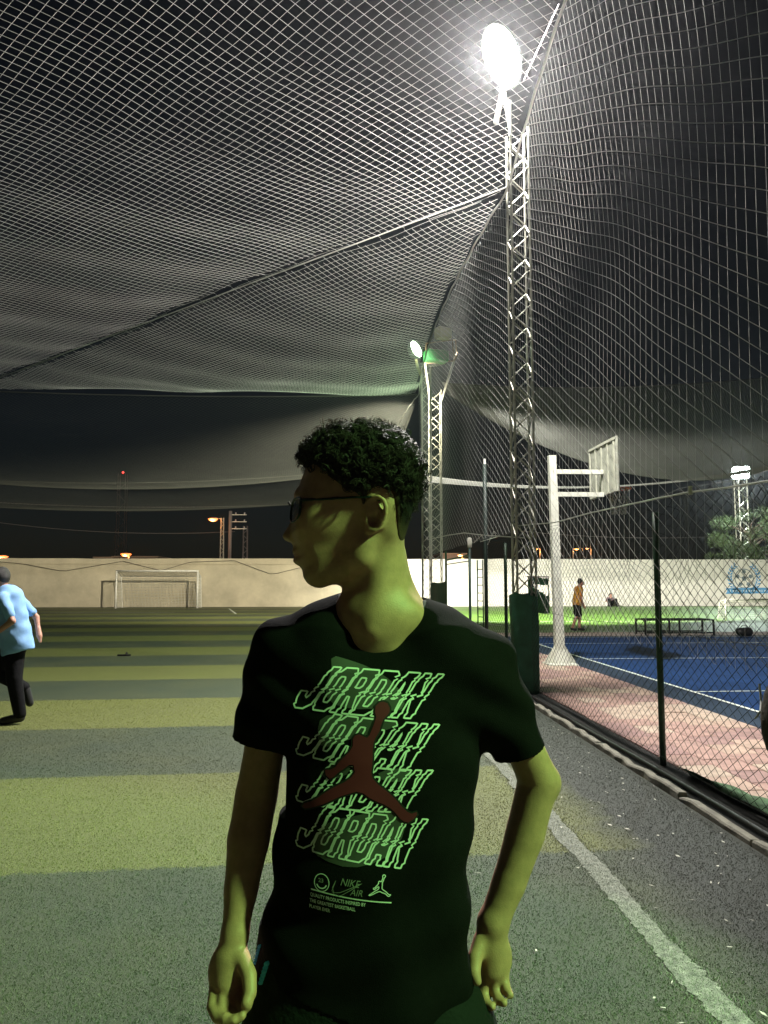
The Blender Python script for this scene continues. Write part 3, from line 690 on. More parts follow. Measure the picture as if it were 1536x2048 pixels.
# ------------------------------------------------------------------ frame, bag, slipper
M_blk = mat('black_steel', (0.012, 0.012, 0.013), 0.45, 0.3)
f0, f1 = ground(1291, 1271), ground(1432, 1271)
ft = thing('bench_frame', 'black metal bench frame without a seat beyond the blue court', 'bench frame', ((f0[0] + f1[0]) / 2, f0[1], 0))
for dy, dx in ((0, 0), (0.75, 0.02)):
    xs = [f0[0] + dx, (f0[0] + f1[0]) / 2 + dx, f1[0] + dx]
    for x in xs: part('leg', MB().box((x, f0[1] + dy, 0.23), (0.045, 0.045, 0.46)), M_blk, ft)
    for z in (0.45, 0.08): part('rail', MB().box((xs[1], f0[1] + dy, z), (xs[2] - xs[0] - .05, 0.04, 0.04)), M_blk, ft)
for x in (f0[0], f1[0]): part('cross_rail', MB().box((x + .01, f0[1] + .375, 0.45), (0.04, 0.70, 0.04)), M_blk, ft)
k0 = ground(1489, 1272)
kb = thing('sports_bag', 'black sports bag lying on the path behind the blue court', 'bag', (k0[0], k0[1], 0))
b = MB(); n_ = 16; V = []; xs = np.linspace(-.24, .24, 9)
for x in xs:
    e = (1 - (abs(x) / .245) ** 6) ** .5 if abs(x) < .245 else 0.1
    for i in range(n_): a = 2 * math.pi * i / n_; V.append((k0[0] + x, k0[1] + .14 * e * math.cos(a), .125 + .125 * e * math.sin(a) * (1 + .08 * math.sin(9 * x))))
b.raw(V, [(k * n_ + i, k * n_ + (i + 1) % n_, (k + 1) * n_ + (i + 1) % n_, (k + 1) * n_ + i) for k in range(8) for i in range(n_)])
part('bag_body', b, mat('black_nylon', (0.01, 0.01, 0.011), 0.6, bump=0.4, bscale=20), kb, True)
a = np.linspace(0, 3.14, 9); part('handle', MB().tube(np.c_[k0[0] + .1 * np.cos(a), np.full(9, k0[1]), .24 + .07 * np.sin(a)], .01, 5), M_blk, kb)
sp_ = ground(248, 1312)
sh = thing('slipper', 'small black slipper lying alone on the striped pitch', 'slipper', (sp_[0], sp_[1], 0))
out = [(-.13, -.035), (-.05, -.04), (.06, -.05), (.12, -.035), (.14, 0), (.12, .04), (.05, .05), (-.06, .035), (-.13, .03)]
part('sole', MB().prism([(sp_[0] + x, sp_[1] + y) for x, y in out], 0.005, 0.035), M_blk, sh)
a = np.linspace(0, 3.14, 9); part('strap', MB().tube(np.c_[sp_[0] + .05 + 0 * a, sp_[1] + .048 * np.cos(a), .03 + .05 * np.sin(a)], .012, 5), M_blk, sh)

# ------------------------------------------------------------------ nets
def cord(name, c):
    m = bpy.data.materials.new(name); m.use_nodes = True; n = m.node_tree.nodes; n.remove(n['Principled BSDF']); o_ = n['Material Output']
    a, b_, x = n.new('ShaderNodeBsdfDiffuse'), n.new('ShaderNodeBsdfTranslucent'), n.new('ShaderNodeMixShader')
    nz = n.new('ShaderNodeTexNoise'); nz.inputs['Scale'].default_value = 0.9; geo = n.new('ShaderNodeNewGeometry'); mx = n.new('ShaderNodeMix'); mx.data_type = 'RGBA'
    m.node_tree.links.new(geo.outputs['Position'], nz.inputs['Vector']); m.node_tree.links.new(nz.outputs['Fac'], mx.inputs[0])
    mx.inputs[6].default_value = (*(0.7 * k for k in c), 1); mx.inputs[7].default_value = (*(min(0.9, 1.2 * k) for k in c), 1)
    for q in (a, b_): m.node_tree.links.new(mx.outputs[2], q.inputs['Color'])
    x.inputs[0].default_value = 0.5; l = m.node_tree.links; l.new(a.outputs[0], x.inputs[1]); l.new(b_.outputs[0], x.inputs[2]); l.new(x.outputs[0], o_.inputs['Surface'])
    MATS[name] = m; return m
M_net = cord('white_netting_cord', (0.47, 0.465, 0.44)); M_net_dim = cord('dimmed_netting_cord', (0.10, 0.105, 0.09)); M_net_half_dim = cord('half_dimmed_netting_cord', (0.20, 0.20, 0.19))  # same netting; the dimness of the far panels is put into darker cord colours
TZ = 7.42
def rope_x(y):
    """the corner rope bows inward between the towers"""
    u = np.mod(np.asarray(y, float) - 10.9, 12.6) / 12.6; return 2.52 - 0.30 * 4 * u * (1 - u)
DG0 = np.array([2.5, 10.85]); DG1 = np.array([-13.2, 25.6])     # diagonal cable across the pitch
def diag_side(x, y): d = DG1 - DG0; return (d[0] * (y - DG0[1]) - d[1] * (x - DG0[0])) / np.linalg.norm(d)   # <0 beyond, >0 near
def ceiling_z(x, y, panel):
    e = np.clip((rope_x(y) - x), 0, None); s_ = -diag_side(x, y)
    if panel == 0:
        near = np.clip(-s_, 0, None) if False else np.abs(s_)
        sag = 0.42 * (1 - np.exp(-near / 4.0)) * (1 - np.exp(-e / 3.0))
    else:
        sag = 0.55 * (1 - np.exp(-np.abs(s_) / 1.8)) * (1 - np.exp(-e / 1.6)) * (1 - np.exp(-np.clip(23.6 - y, 0, None) / 1.8))
    return TZ - sag + 0.03 * np.sin(1.3 * x + 0.7 * y) + 0.02 * np.sin(2.9 * y - 1.1 * x)
def ceiling(panel, cell=0.125):
    b = MB(); st = cell * math.sqrt(2); X0, X1 = -17.0, 2.52
    Y0, Y1 = (2.0, 27.0) if panel == 0 else (10.0, 23.6)
    for sg in (1, -1):
        cs = np.arange((Y0 - X1) if sg > 0 else (Y0 + X0), (Y1 - X0) if sg > 0 else (Y1 + X1), st); L = []
        for c in cs:
            x = np.linspace(X0, X1, 160); y = c + sg * x
            ok = (y > Y0) & (y < Y1) & (x < rope_x(y)); ds = diag_side(x, y)
            ok &= (ds < 0) if panel == 0 else (ds > 0)
            ix = np.flatnonzero(ok)
            if len(ix) < 2: continue
            xx = np.linspace(x[ix[0]], x[ix[-1]], 60); yy = c + sg * xx; zz_ = ceiling_z(xx, yy, panel)
            fx = 0.05 * np.sin(0.5 * yy + 0.7 * xx) + 0.008 * np.sin(2.1 * xx - 1.2 * yy + 1) + 0.003 * np.sin(7.3 * xx + 5.1 * yy)
            fy = 0.06 * np.sin(0.4 * xx - 0.6 * yy + 2) + 0.008 * np.sin(2.6 * yy + 1.4 * xx) + 0.003 * np.sin(6.1 * yy - 6.7 * xx)
            inn = np.clip((rope_x(yy) - xx) / 0.5, 0, 1); L.append(np.c_[xx + fx * inn, yy + fy * inn, zz_ + 0.006 * np.sin(2.1 * xx + 1.7 * yy)])
        if L: b.tubes(np.array(L), (0.0032 if sg > 0 else 0.0022), 2)
    return b
if diag_side(0, 0) > 0: _ds = diag_side; diag_side = lambda x, y: -_ds(x, y)
nt1 = thing('overhead_net', 'large white overhead net panel in front of the diagonal cable', 'net', (0, 8, TZ), 'overhead nets')
part('mesh', ceiling(0), M_net, nt1)
nt2 = thing('overhead_net', 'white overhead net panel beyond the diagonal cable, before the second tower', 'net', (0, 18, TZ), 'overhead nets')
part('mesh', ceiling(1), M_net, nt2)
part('diagonal_cable', MB().tube(np.c_[line((*DG0, TZ), (*DG1, TZ), 12)], 0.011, 6), M_net, nt1)
ys = np.linspace(-1.7, 36, 140); part('edge_rope', MB().tube(np.c_[rope_x(ys), ys, np.full(140, TZ) + .02 * np.sin(ys * 6)], 0.016, 6), M_net, nt2)

def patch_net(name, label, P00, P10, P11, P01, sag_u, sag_v, cell, r, edge=0.02, diag=True, sag_mid=0.0, m=None):
    m = m or M_net_dim
    """net panel hung between four corners, every edge a sagging rope"""
    P00, P10, P11, P01 = (np.array(p, float) for p in (P00, P10, P11, P01))
    def pt(u, v):
        u = np.asarray(u)[..., None]; v = np.asarray(v)[..., None]
        p = P00 * (1 - u) * (1 - v) + P10 * u * (1 - v) + P11 * u * v + P01 * (1 - u) * v
        z = sag_u[0] * 4 * u * (1 - u) * (1 - v) + sag_u[1] * 4 * u * (1 - u) * v + sag_v[0] * 4 * v * (1 - v) * (1 - u) + sag_v[1] * 4 * v * (1 - v) * u
        z = z + sag_mid * 16 * u * (1 - u) * v * (1 - v)
        p[..., 2:] -= z; return p
    lu = max(np.linalg.norm(P10 - P00), np.linalg.norm(P11 - P01)); lv = max(np.linalg.norm(P01 - P00), np.linalg.norm(P11 - P10))
    t = thing(name, label, 'net', tuple((P00 + P11) / 2), 'overhead nets'); b = MB(); m_ = 40
    if diag:
        st = cell * 1.414
        for sg in (1, -1):
            L = []
            for c in np.arange(-lv if sg > 0 else 0, lu if sg > 0 else lu + lv, st):
                # line  a = c + sg * b_ in metres
                b0 = max(0, -c) if sg > 0 else max(0, c - lu); b1 = min(lv, lu - c) if sg > 0 else min(lv, c)
                if b1 - b0 < 0.05: continue
                bb = np.linspace(b0, b1, m_); aa = c + sg * bb; L.append(pt(aa / lu, bb / lv))
            b.tubes(np.array(L), r, 2)
    else:
        L = [pt(np.full(m_, u), np.linspace(0, 1, m_)) for u in np.linspace(0, 1, int(lu / cell))] + [pt(np.linspace(0, 1, m_), np.full(m_, v)) for v in np.linspace(0, 1, int(lv / cell))]
        b.tubes(np.array(L), r, 2)
    part('mesh', b, m, t)
    tt = np.linspace(0, 1, 40)
    for q in (pt(tt, 0 * tt), pt(tt, 0 * tt + 1)): part('edge_rope', MB().tube(q, edge, 5), m, t)
    return t
# beyond the second tower: panels hung between cross ropes
patch_net('overhead_net', 'overhead net panel beyond the second tower, green lit at its right end', (2.5, 23.6, TZ), (-17, 23.6, TZ + .2), (-22, 38.5, 7.0), (2.3, 36.0, 7.0), (0.25, 1.0), (0.3, 0.5), 0.14, 0.0030, sag_mid=0.35)
patch_net('overhead_net', 'dim overhead net panel further back, lower edge sagging over the goal', (2.3, 36.0, 7.0), (-24, 38.0, 7.0), (-27, 49.5, 6.6), (2.4, 49.0, 6.9), (0.75, 0.6), (0.2, 0.3), 0.16, 0.0030, sag_mid=0.3)
# right-hand pitch nets
A = atY(884, 765, 27.0); B = atY(1640, 745, 20.0); C_ = atY(1640, 900, 34.0)
patch_net('overhead_net', 'pale hazy net panel slung over the far right pitch from the thicker tower', A, B, C_, A + np.array([.25, .3, -.35]), (0.3, 2.2), (0, 0.2), 0.11, 0.0060, diag=False, m=M_net_half_dim)
patch_net('overhead_net', 'narrow pale net strip sagging behind the basketball board', atY(835, 948, 37), atY(1640, 905, 37), atY(1640, 918, 40), atY(835, 962, 40), (1.1, 0.9), (0, 0), 0.11, 0.0050, edge=0.008, diag=False, m=M_net_half_dim)

# side net hanging in the plane of the fence; its rows run down towards the viewer
def side_net():
    b = MB(); SLP = 0.60; X = FX - 0.16
    rows = []; cell = 0.122
    def shape(y, z):
        w = smoothstep(12, 4, y)
        z = z + 0.06 * w * np.sin(0.8 * y + 0.35 * z + 0.6) + 0.012 * np.sin(2.3 * y + z) + 0.010 * np.sin(5.1 * y - 2.7 * z) * np.sin(1.3 * z)
        return np.stack([X + 0.03 * np.sin(0.8 * z + 0.5 * y) + 0.012 * np.sin(1.7 * y) , y, z], -1)
    def top(y): return TZ - 0.02
    m_ = 90
    for c in np.arange(-9.5, 9.0, cell / math.cos(math.atan(SLP))):      # z = c + SLP * y
        y = np.linspace(2.6, 23.5, 500); z = c + SLP * y * (1 - 0.004 * (y - 8))
        ok = (z < top(y)) & (z > np.where(y < 9.2, 1.05, 2.3))
        ix = np.flatnonzero(ok)
        if len(ix) < 4: continue
        yy = np.linspace(y[ix[0]], y[ix[-1]], m_); zz = c + SLP * yy * (1 - 0.004 * (yy - 8)); P = shape(yy, zz)
        k = (np.clip((zz - 4.2) / 3.2, 0, 1) ** 2)[:, None]; P[:, :1] = P[:, :1] * (1 - k) + (rope_x(yy) + .02)[:, None] * k
        rows.append(P)
    b.tubes(np.array(rows), 0.0028, 2)
    cols = []
    for c in np.arange(2.6, 23.6, cell):
        z = np.linspace(1.05 if c < 9.2 else 2.3, top(c), m_ // 2); y = c + 0.05 * (TZ - z) - 0.1 * np.sin(z * .6)
        P = shape(y, z); k = (np.clip((z - 4.2) / 3.2, 0, 1) ** 2)[:, None]; P[:, :1] = P[:, :1] * (1 - k) + (rope_x(y) + .02)[:, None] * k
        cols.append(P)
    b.tubes(np.array(cols), 0.0012, 2)
    return b
sn = thing('side_net', 'white side net hanging beside the nearest tower above the chain-link fence', 'net', (FX - .16, 10, 2))
part('mesh', side_net(), cord('side_netting_cord', (0.50, 0.50, 0.48)), sn)

#PART2#
# ------------------------------------------------------------------ figures: smooth signed-distance bodies turned into one continuous surface
class Field:
    def __init__(s, lo, hi, h):
        s.lo = np.array(lo, float); s.h = h; s.n = tuple(int(math.ceil((b - a) / h)) + 1 for a, b in zip(lo, hi))
        s.f = np.full(s.n, 1.0, np.float32)
    def blk(s, lo, hi):
        a = [max(0, int((lo[i] - s.lo[i]) / s.h)) for i in range(3)]; b = [min(s.n[i], int((hi[i] - s.lo[i]) / s.h) + 2) for i in range(3)]
        if any(a[i] >= b[i] for i in range(3)): return None, None
        sl_ = tuple(slice(a[i], b[i]) for i in range(3))
        g_ = [np.arange(a[i], b[i], dtype=np.float32) * s.h + s.lo[i] for i in range(3)]
        return sl_, (g_[0][:, None, None].astype(np.float32), g_[1][None, :, None].astype(np.float32), g_[2][None, None, :].astype(np.float32))
    def comb(s, sl_, v, k, mode):
        a = s.f[sl_]; v = v.astype(np.float32)
        if mode == 'sub': v = -v
        if mode == 'add':
            if k <= 0: s.f[sl_] = np.minimum(a, v)
            else:
                hh = np.maximum(k - np.abs(a - v), 0) / k; s.f[sl_] = np.minimum(a, v) - hh * hh * k * 0.25
        else:
            if k <= 0: s.f[sl_] = np.maximum(a, v)
            else:
                hh = np.maximum(k - np.abs(a - v), 0) / k; s.f[sl_] = np.maximum(a, v) + hh * hh * k * 0.25
    def cone(s, p, q, r1, r2, k=0.02, mode='add'):
        p = np.array(p, float); q = np.array(q, float); m_ = max(r1, r2) + k + 3 * s.h
        sl_, g_ = s.blk(np.minimum(p, q) - m_, np.maximum(p, q) + m_)
        if sl_ is None: return
        d = q - p; L2 = max(float(d @ d), 1e-12)
        t = np.clip(((g_[0] - p[0]) * d[0] + (g_[1] - p[1]) * d[1] + (g_[2] - p[2]) * d[2]) / L2, 0, 1)
        v = np.sqrt((g_[0] - p[0] - t * d[0]) ** 2 + (g_[1] - p[1] - t * d[1]) ** 2 + (g_[2] - p[2] - t * d[2]) ** 2) - (r1 + (r2 - r1) * t)
        s.comb(sl_, v, k, mode)
    def chain(s, pts, rs, k=0.015, mode='add'):
        pts = [np.array(q_, float) for q_ in pts]; m_ = max(rs) + k + 3 * s.h
        sl_, g_ = s.blk(np.min(pts, 0) - m_, np.max(pts, 0) + m_)
        if sl_ is None: return
        best = None
        for i in range(len(pts) - 1):
            p, q = pts[i], pts[i + 1]; d = q - p; L2 = max(float(d @ d), 1e-12)
            t = np.clip(((g_[0] - p[0]) * d[0] + (g_[1] - p[1]) * d[1] + (g_[2] - p[2]) * d[2]) / L2, 0, 1)
            v = np.sqrt((g_[0] - p[0] - t * d[0]) ** 2 + (g_[1] - p[1] - t * d[1]) ** 2 + (g_[2] - p[2] - t * d[2]) ** 2) - (rs[i] + (rs[i + 1] - rs[i]) * t)
            if best is None: best = v
            else:
                kk = 0.35 * min(rs[i], 0.03); hh = np.maximum(kk - np.abs(best - v), 0) / kk; best = np.minimum(best, v) - hh * hh * kk * 0.10
        s.comb(sl_, best, k, mode)
    def ell(s, c, r, k=0.02, rot=None, mode='add'):
        c = np.array(c, float); r = np.array(r, float); m_ = r.max() + k + 3 * s.h
        sl_, g_ = s.blk(c - m_, c + m_)
        if sl_ is None: return
        x, y, z = g_[0] - c[0], g_[1] - c[1], g_[2] - c[2]
        if rot is not None:
            M = np.array(rot).T; x, y, z = (M[i, 0] * x + M[i, 1] * y + M[i, 2] * z for i in range(3))
        k0 = np.sqrt((x / r[0]) ** 2 + (y / r[1]) ** 2 + (z / r[2]) ** 2); k1 = np.sqrt((x / r[0] ** 2) ** 2 + (y / r[1] ** 2) ** 2 + (z / r[2] ** 2) ** 2)
        s.comb(sl_, k0 * (k0 - 1) / np.maximum(k1, 1e-6), k, mode)
    def stack(s, zs, cs, cd_, ra, rb, k=0.02, e=2.4, mode='add', ext=0.0):
        """torso-like stack of rounded cross-sections"""
        zs = np.array(zs, float); o_ = np.argsort(zs); zs = zs[o_]; cs, cd_, ra, rb = (np.array(v, float)[o_] for v in (cs, cd_, ra, rb))
        m_ = 0.06; sl_, g_ = s.blk((min(cs - ra) - m_, min(cd_ - rb) - m_, zs[0] - m_), (max(cs + ra) + m_, max(cd_ + rb) + m_, zs[-1] + m_))
        if sl_ is None: return
        zz = g_[2].ravel(); I = lambda v: np.interp(zz, zs, v)[None, None, :].astype(np.float32)
        a, b_ = I(ra) + ext, I(rb) + ext
        q = ((np.abs(g_[0] - I(cs)) / a) ** e + (np.abs(g_[1] - I(cd_)) / b_) ** e) ** (1 / e)
        v = (q - 1) * np.minimum(a, b_)
        dz = np.maximum(zs[0] - g_[2], g_[2] - zs[-1]); v = np.maximum(v, dz) if True else v
        s.comb(sl_, v, k, mode)
    def plane(s, p, n_, mode='int'):
        """cut away everything on the side the normal points to"""
        g_ = [np.arange(s.n[i], dtype=np.float32) * s.h + s.lo[i] for i in range(3)]
        v = (g_[0][:, None, None] - p[0]) * n_[0] + (g_[1][None, :, None] - p[1]) * n_[1] + (g_[2][None, None, :] - p[2]) * n_[2]
        s.f = np.maximum(s.f, v.astype(np.float32))
    def surface(s, relax=1):
        f = s.f; sg = f < 0; n_ = f.shape
        cnt = np.zeros(tuple(k - 1 for k in n_), np.uint8)
        for a in (0, 1):
            for b_ in (0, 1):
                for c in (0, 1): cnt += sg[a:n_[0] - 1 + a, b_:n_[1] - 1 + b_, c:n_[2] - 1 + c]
        act = (cnt > 0) & (cnt < 8); ids = np.flatnonzero(act); I = np.stack(np.unravel_index(ids, act.shape), 1)
        vals = {}
        for a in (0, 1):
            for b_ in (0, 1):
                for c in (0, 1): vals[(a, b_, c)] = f[I[:, 0] + a, I[:, 1] + b_, I[:, 2] + c].astype(float)
        P = np.zeros((len(ids), 3)); N = np.zeros(len(ids)); cs = list(vals)
        for i, p in enumerate(cs):
            for q in cs[i + 1:]:
                if sum(abs(p[t] - q[t]) for t in range(3)) != 1: continue
                va, vb = vals[p], vals[q]; m_ = (va < 0) != (vb < 0); t = np.where(m_, va / np.where(m_, va - vb, 1), 0)
                P += np.where(m_[:, None], np.array(p)[None] + t[:, None] * (np.array(q) - np.array(p))[None], 0); N += m_
        V = (I + P / N[:, None]) * s.h + s.lo
        idx = np.full(act.shape, -1, np.int32); idx.ravel()[ids] = np.arange(len(ids), dtype=np.int32)
        F = []
        for ax in range(3):
            u, w = [(1, 2), (2, 0), (0, 1)][ax]
            a = [slice(None)] * 3; b_ = [slice(None)] * 3; a[ax] = slice(0, -1); b_[ax] = slice(1, None)
            x = sg[tuple(a)] != sg[tuple(b_)]; e = np.stack(np.nonzero(x), 1)
            ok = (e[:, u] > 0) & (e[:, w] > 0) & (e[:, u] < n_[u] - 1) & (e[:, w] < n_[w] - 1); e = e[ok]
            def at(du, dw): q = e.copy(); q[:, u] += du; q[:, w] += dw; return idx[q[:, 0], q[:, 1], q[:, 2]]
            q = np.stack([at(-1, -1), at(0, -1), at(0, 0), at(-1, 0)], 1); ins = sg[e[:, 0], e[:, 1], e[:, 2]]
            q[~ins] = q[~ins][:, ::-1]; F.append(q)
        F = np.vstack(F); F = F[(F >= 0).all(1)]
        for _ in range(relax):
            acc = np.zeros_like(V); c = np.zeros(len(V))
            for i in range(4):
                for j in ((i + 1) % 4,):
                    for a, b_ in ((i, j), (j, i)):
                        for t in range(3): acc[:, t] += np.bincount(F[:, a], V[F[:, b_], t], len(V))
                        c += np.bincount(F[:, a], minlength=len(V))
            V = V * 0.5 + 0.5 * acc / np.maximum(c, 1)[:, None]
        return V, F

def poly_sd(poly, xs, zs):
    """signed distance to a polygon on a grid (negative inside)"""
    P = np.array(poly, float); X, Z = np.meshgrid(xs, zs, indexing='ij'); best = np.full(X.shape, 1e9); ins = np.zeros(X.shape, bool)
    for i in range(len(P)):
        a, b_ = P[i], P[(i + 1) % len(P)]; d = b_ - a
        t = np.clip(((X - a[0]) * d[0] + (Z - a[1]) * d[1]) / max(d @ d, 1e-12), 0, 1)
        best = np.minimum(best, np.hypot(X - a[0] - t * d[0], Z - a[1] - t * d[1]))
        c = ((a[1] > Z) != (b_[1] > Z)); xi = a[0] + (Z - a[1]) / (d[1] if abs(d[1]) > 1e-9 else 1e-9) * d[0]; ins ^= c & (X < xi)
    return np.where(ins, -best, best)
def smooth_poly(P, it=2):
    P = np.array(P, float)
    for _ in range(it):
        Q = np.empty((2 * len(P), 2)); N_ = np.roll(P, -1, 0); Q[0::2] = 0.75 * P + 0.25 * N_; Q[1::2] = 0.25 * P + 0.75 * N_; P = Q
    return P

M_skin = mat('skin', (0.46, 0.235, 0.165), 0.5, var=0.14, vscale=55, bump=0.10, bscale=420, spec=0.4, attr='tint', sss=0.06)
def add_tint(me, T):
    c = np.ones((len(T), 4), np.float32); c[:, :3] = T
    at = me.color_attributes.new('tint', 'FLOAT_COLOR', 'POINT'); at.data.foreach_set('color', c.ravel())

# ---------------------------------------------------------------- the young man in front
DH_ = 1.30
per = thing('person', 'young man with curly dark hair, glasses and black printed T-shirt, head turned in profile', 'person',
            tuple(np.array([SP * DH_, CP * DH_, 0])), rz=-PHI)
off = np.array([0, DH_, 0])
p = lambda x, y, d=DH_: sdz(x, y, d)

prof = [(612, 940), (604, 957), (599, 974), (594, 987), (592.5, 994), (594, 1006), (592, 1016), (587, 1032), (580, 1047), (571.5, 1060), (565.5, 1069), (565, 1074), (568, 1080.5),
        (576, 1084), (584, 1086.5), (587, 1091), (586, 1098), (584.5, 1103), (586, 1108.5), (591.5, 1113.5), (590.5, 1117), (590.5, 1122), (594, 1129), (601, 1134.5),
        (605, 1140), (605.5, 1148), (608, 1157), (615, 1166), (628, 1171.5), (645, 1171), (664, 1167), (684, 1172), (700, 1172), (740, 1150), (780, 1110),
        (804, 1086), (812, 1062), (819, 1034), (823, 1000), (824, 965), (818, 930), (800, 902), (774, 881), (735, 872), (695, 873), (660, 884), (633, 906)]
prof_s = np.array([[p(x, y)[0], p(x, y)[2]] for x, y in prof]); prof_s = smooth_poly(prof_s, 1)
hairp = [(600, 935), (616, 938), (630, 937), (644, 945), (657, 957), (671, 970), (690, 984), (706, 992), (722, 1000), (727, 1020), (735, 1022), (738, 1000), (752, 984), (774, 984), (786, 1000),
         (790, 1030), (792, 1060), (797, 1085), (815, 1092), (845, 1050), (880, 980), (850, 850), (740, 800), (600, 840), (560, 900)]
hair_s = np.array([[p(x, y)[0], p(x, y)[2]] for x, y in hairp])

BH = 0.003
bf = Field((-0.42, 0.98, -0.01), (0.42, 1.62, 1.90), BH)
# head: profile given width
hs0, hz0 = p(560, 1175)[0] - 0.02, p(560, 1190)[2] - 0.01; hs1, hz1 = p(850, 840)[0] + 0.03, p(850, 840)[2] + 0.02
sl_, g_ = bf.blk((hs0, DH_ - 0.12, hz0), (hs1, DH_ + 0.12, hz1))
xs, zs = g_[0].ravel().astype(float), g_[2].ravel().astype(float)
D2 = -poly_sd(prof_s, xs, zs); XX, ZZ = np.meshgrid(xs, zs, indexing='ij')
sx = lambda px_: p(px_, 1030)[0]; zy = lambda py_: p(700, py_)[2]
wid = 0.060 + 0.017 * smoothstep(zy(1090), zy(1000), ZZ) - 0.015 * smoothstep(zy(1060), zy(1150), ZZ)
Lw = 0.040 + 0.026 * smoothstep(zy(1040), zy(960), ZZ)
nose = smoothstep(sx(604), sx(578), XX) * smoothstep(zy(1100), zy(1084), ZZ) * smoothstep(zy(985), zy(1010), ZZ)
lips = smoothstep(sx(622), sx(596), XX) * smoothstep(zy(1142), zy(1120), ZZ) * smoothstep(zy(1084), zy(1098), ZZ)
narrow = 1 - 0.62 * nose - 0.25 * lips
neckfade = smoothstep(zy(1178), zy(1150), ZZ)
q = np.maximum(Lw - D2, 0)
lat = np.abs(g_[1] - DH_)
v = np.sqrt(q[:, None, :] ** 2 + (lat * (Lw / (wid * narrow))[:, None, :]) ** 2) - Lw[:, None, :]
bf.comb(sl_, v, 0, 'add')
# brow ridge, sockets, cheekbones, jaw, nostril wings, for both sides
for s_ in (-1, 1):
    e = lambda px_, py_, lat_: np.array([p(px_, py_, DH_ + s_ * lat_)[0], DH_ + s_ * lat_, p(px_, py_, DH_ + s_ * lat_)[2]])
    bf.ell(e(597, 1016, 0.040), (0.017, 0.021, 0.013), 0.012, mode='sub')
    bf.ell(e(608, 1019, 0.034), (0.0125, 0.0125, 0.0115), 0.003)
    bf.chain([e(597, 990, 0.008), e(602, 986, 0.030), e(616, 992, 0.052)], [0.006, 0.007, 0.006], 0.012)
    bf.ell(e(642, 1040, 0.042), (0.028, 0.017, 0.020), 0.03)
    bf.cone(e(725, 1088, 0.049), e(722, 1112, 0.045), 0.010, 0.010, 0.03)
    bf.cone(e(722, 1115, 0.043), e(640, 1157, 0.018), 0.010, 0.010, 0.025)
    bf.ell(e(584, 1076, 0.013), (0.0085, 0.0065, 0.0065), 0.006)
    bf.ell(e(581, 1084.5, 0.007), (0.0055, 0.0032, 0.0035), 0.002, mode='sub')
    # mouth corner groove
    bf.cone(e(592, 1114.5, 0.004), e(604, 1116, 0.022), 0.0022, 0.0014, 0.004, mode='sub')
    bf.cone(e(593, 1121, 0.0), e(600, 1119, 0.014), 0.0045, 0.0028, 0.006)
    # ear
    eo = lambda px_, py_, out_: e(px_, py_, 0.068 + out_)
    rim_p = [(735, 1032, .004), (732, 1018, .006), (736, 1003, .010), (746, 994, .014), (757, 993, .017), (767, 1000, .019), (772, 1013, .019), (771, 1030, .017), (765, 1044, .014), (757, 1055, .011), (748, 1062, .009)]
    bf.ell(eo(752, 1026, 0.004), (0.0165, 0.0055, 0.030), 0.008, rot=rotz(s_ * -0.30))
    bf.chain([eo(*k) for k in rim_p], [.0034, .0036, .0038, .004, .004, .004, .004, .0038, .0036, .0036, .004], 0.003)
    bf.chain([eo(752, 1006, .010), eo(762, 1022, .013), eo(760, 1040, .012), eo(750, 1050, .009)], [.003, .0035, .0035, .003], 0.004)
    bf.ell(eo(741, 1058, 0.004), (0.008, 0.0055, 0.010), 0.005)
    bf.ell(eo(734, 1040, 0.006), (0.0045, 0.005, 0.007), 0.004)
    bf.ell(eo(746, 1040, 0.012), (0.0085, 0.009, 0.010), 0.004, mode='sub')
# neck, muscles, trapezius
bf.cone(p(752, 1110, 1.312), p(752, 1250, 1.325), 0.050, 0.060, 0.014)
bf.cone(p(772, 1080, 1.280), p(742, 1258, 1.268), 0.013, 0.010, 0.02)
bf.cone(p(722, 1300, 1.300), p(776, 1300, 1.300), 0.022, 0.022, 0.03)
bf.ell(p(758, 1232, 1.316), (0.079, 0.057, 0.052), 0.02)
bf.chain([p(779, 1125, 1.335), p(814, 1214, 1.355), p(930, 1316, 1.36)], [0.020, 0.026, 0.024], 0.03)
bf.chain([p(730, 1160, 1.345), p(706, 1232, 1.36), p(590, 1312, 1.36)], [0.018, 0.024, 0.024], 0.02)
# torso under the shirt, hips, legs
ty = [1250, 1330, 1420, 1520, 1640, 1780, 1900, 2000]; tz = [p(755, y_, 1.33)[2] for y_ in ty]
tc = [p(c, y_, 1.33)[0] for c, y_ in zip([752, 754, 756, 758, 752, 744, 738, 732], ty)]
tw = [0.08, 0.12, 0.128, 0.125, 0.120, 0.122, 0.128, 0.128]; td = [0.035, 0.06, 0.074, 0.078, 0.075, 0.074, 0.080, 0.080]
bf.stack(tz, tc, [1.345] * 8, tw, td, 0.02)
for hx_, kx_ in ((-0.10, -0.115), (0.065, 0.075)):
    bf.chain([(hx_, 1.335, 0.86), (kx_, 1.325, 0.49), (kx_ + 0.0, 1.345, 0.28), (kx_, 1.355, 0.09)], [0.072, 0.055, 0.052, 0.037], 0.03)
    bf.chain([(kx_, 1.355, 0.06), (kx_, 1.25, 0.035), (kx_, 1.17, 0.028)], [0.036, 0.034, 0.026], 0.02)
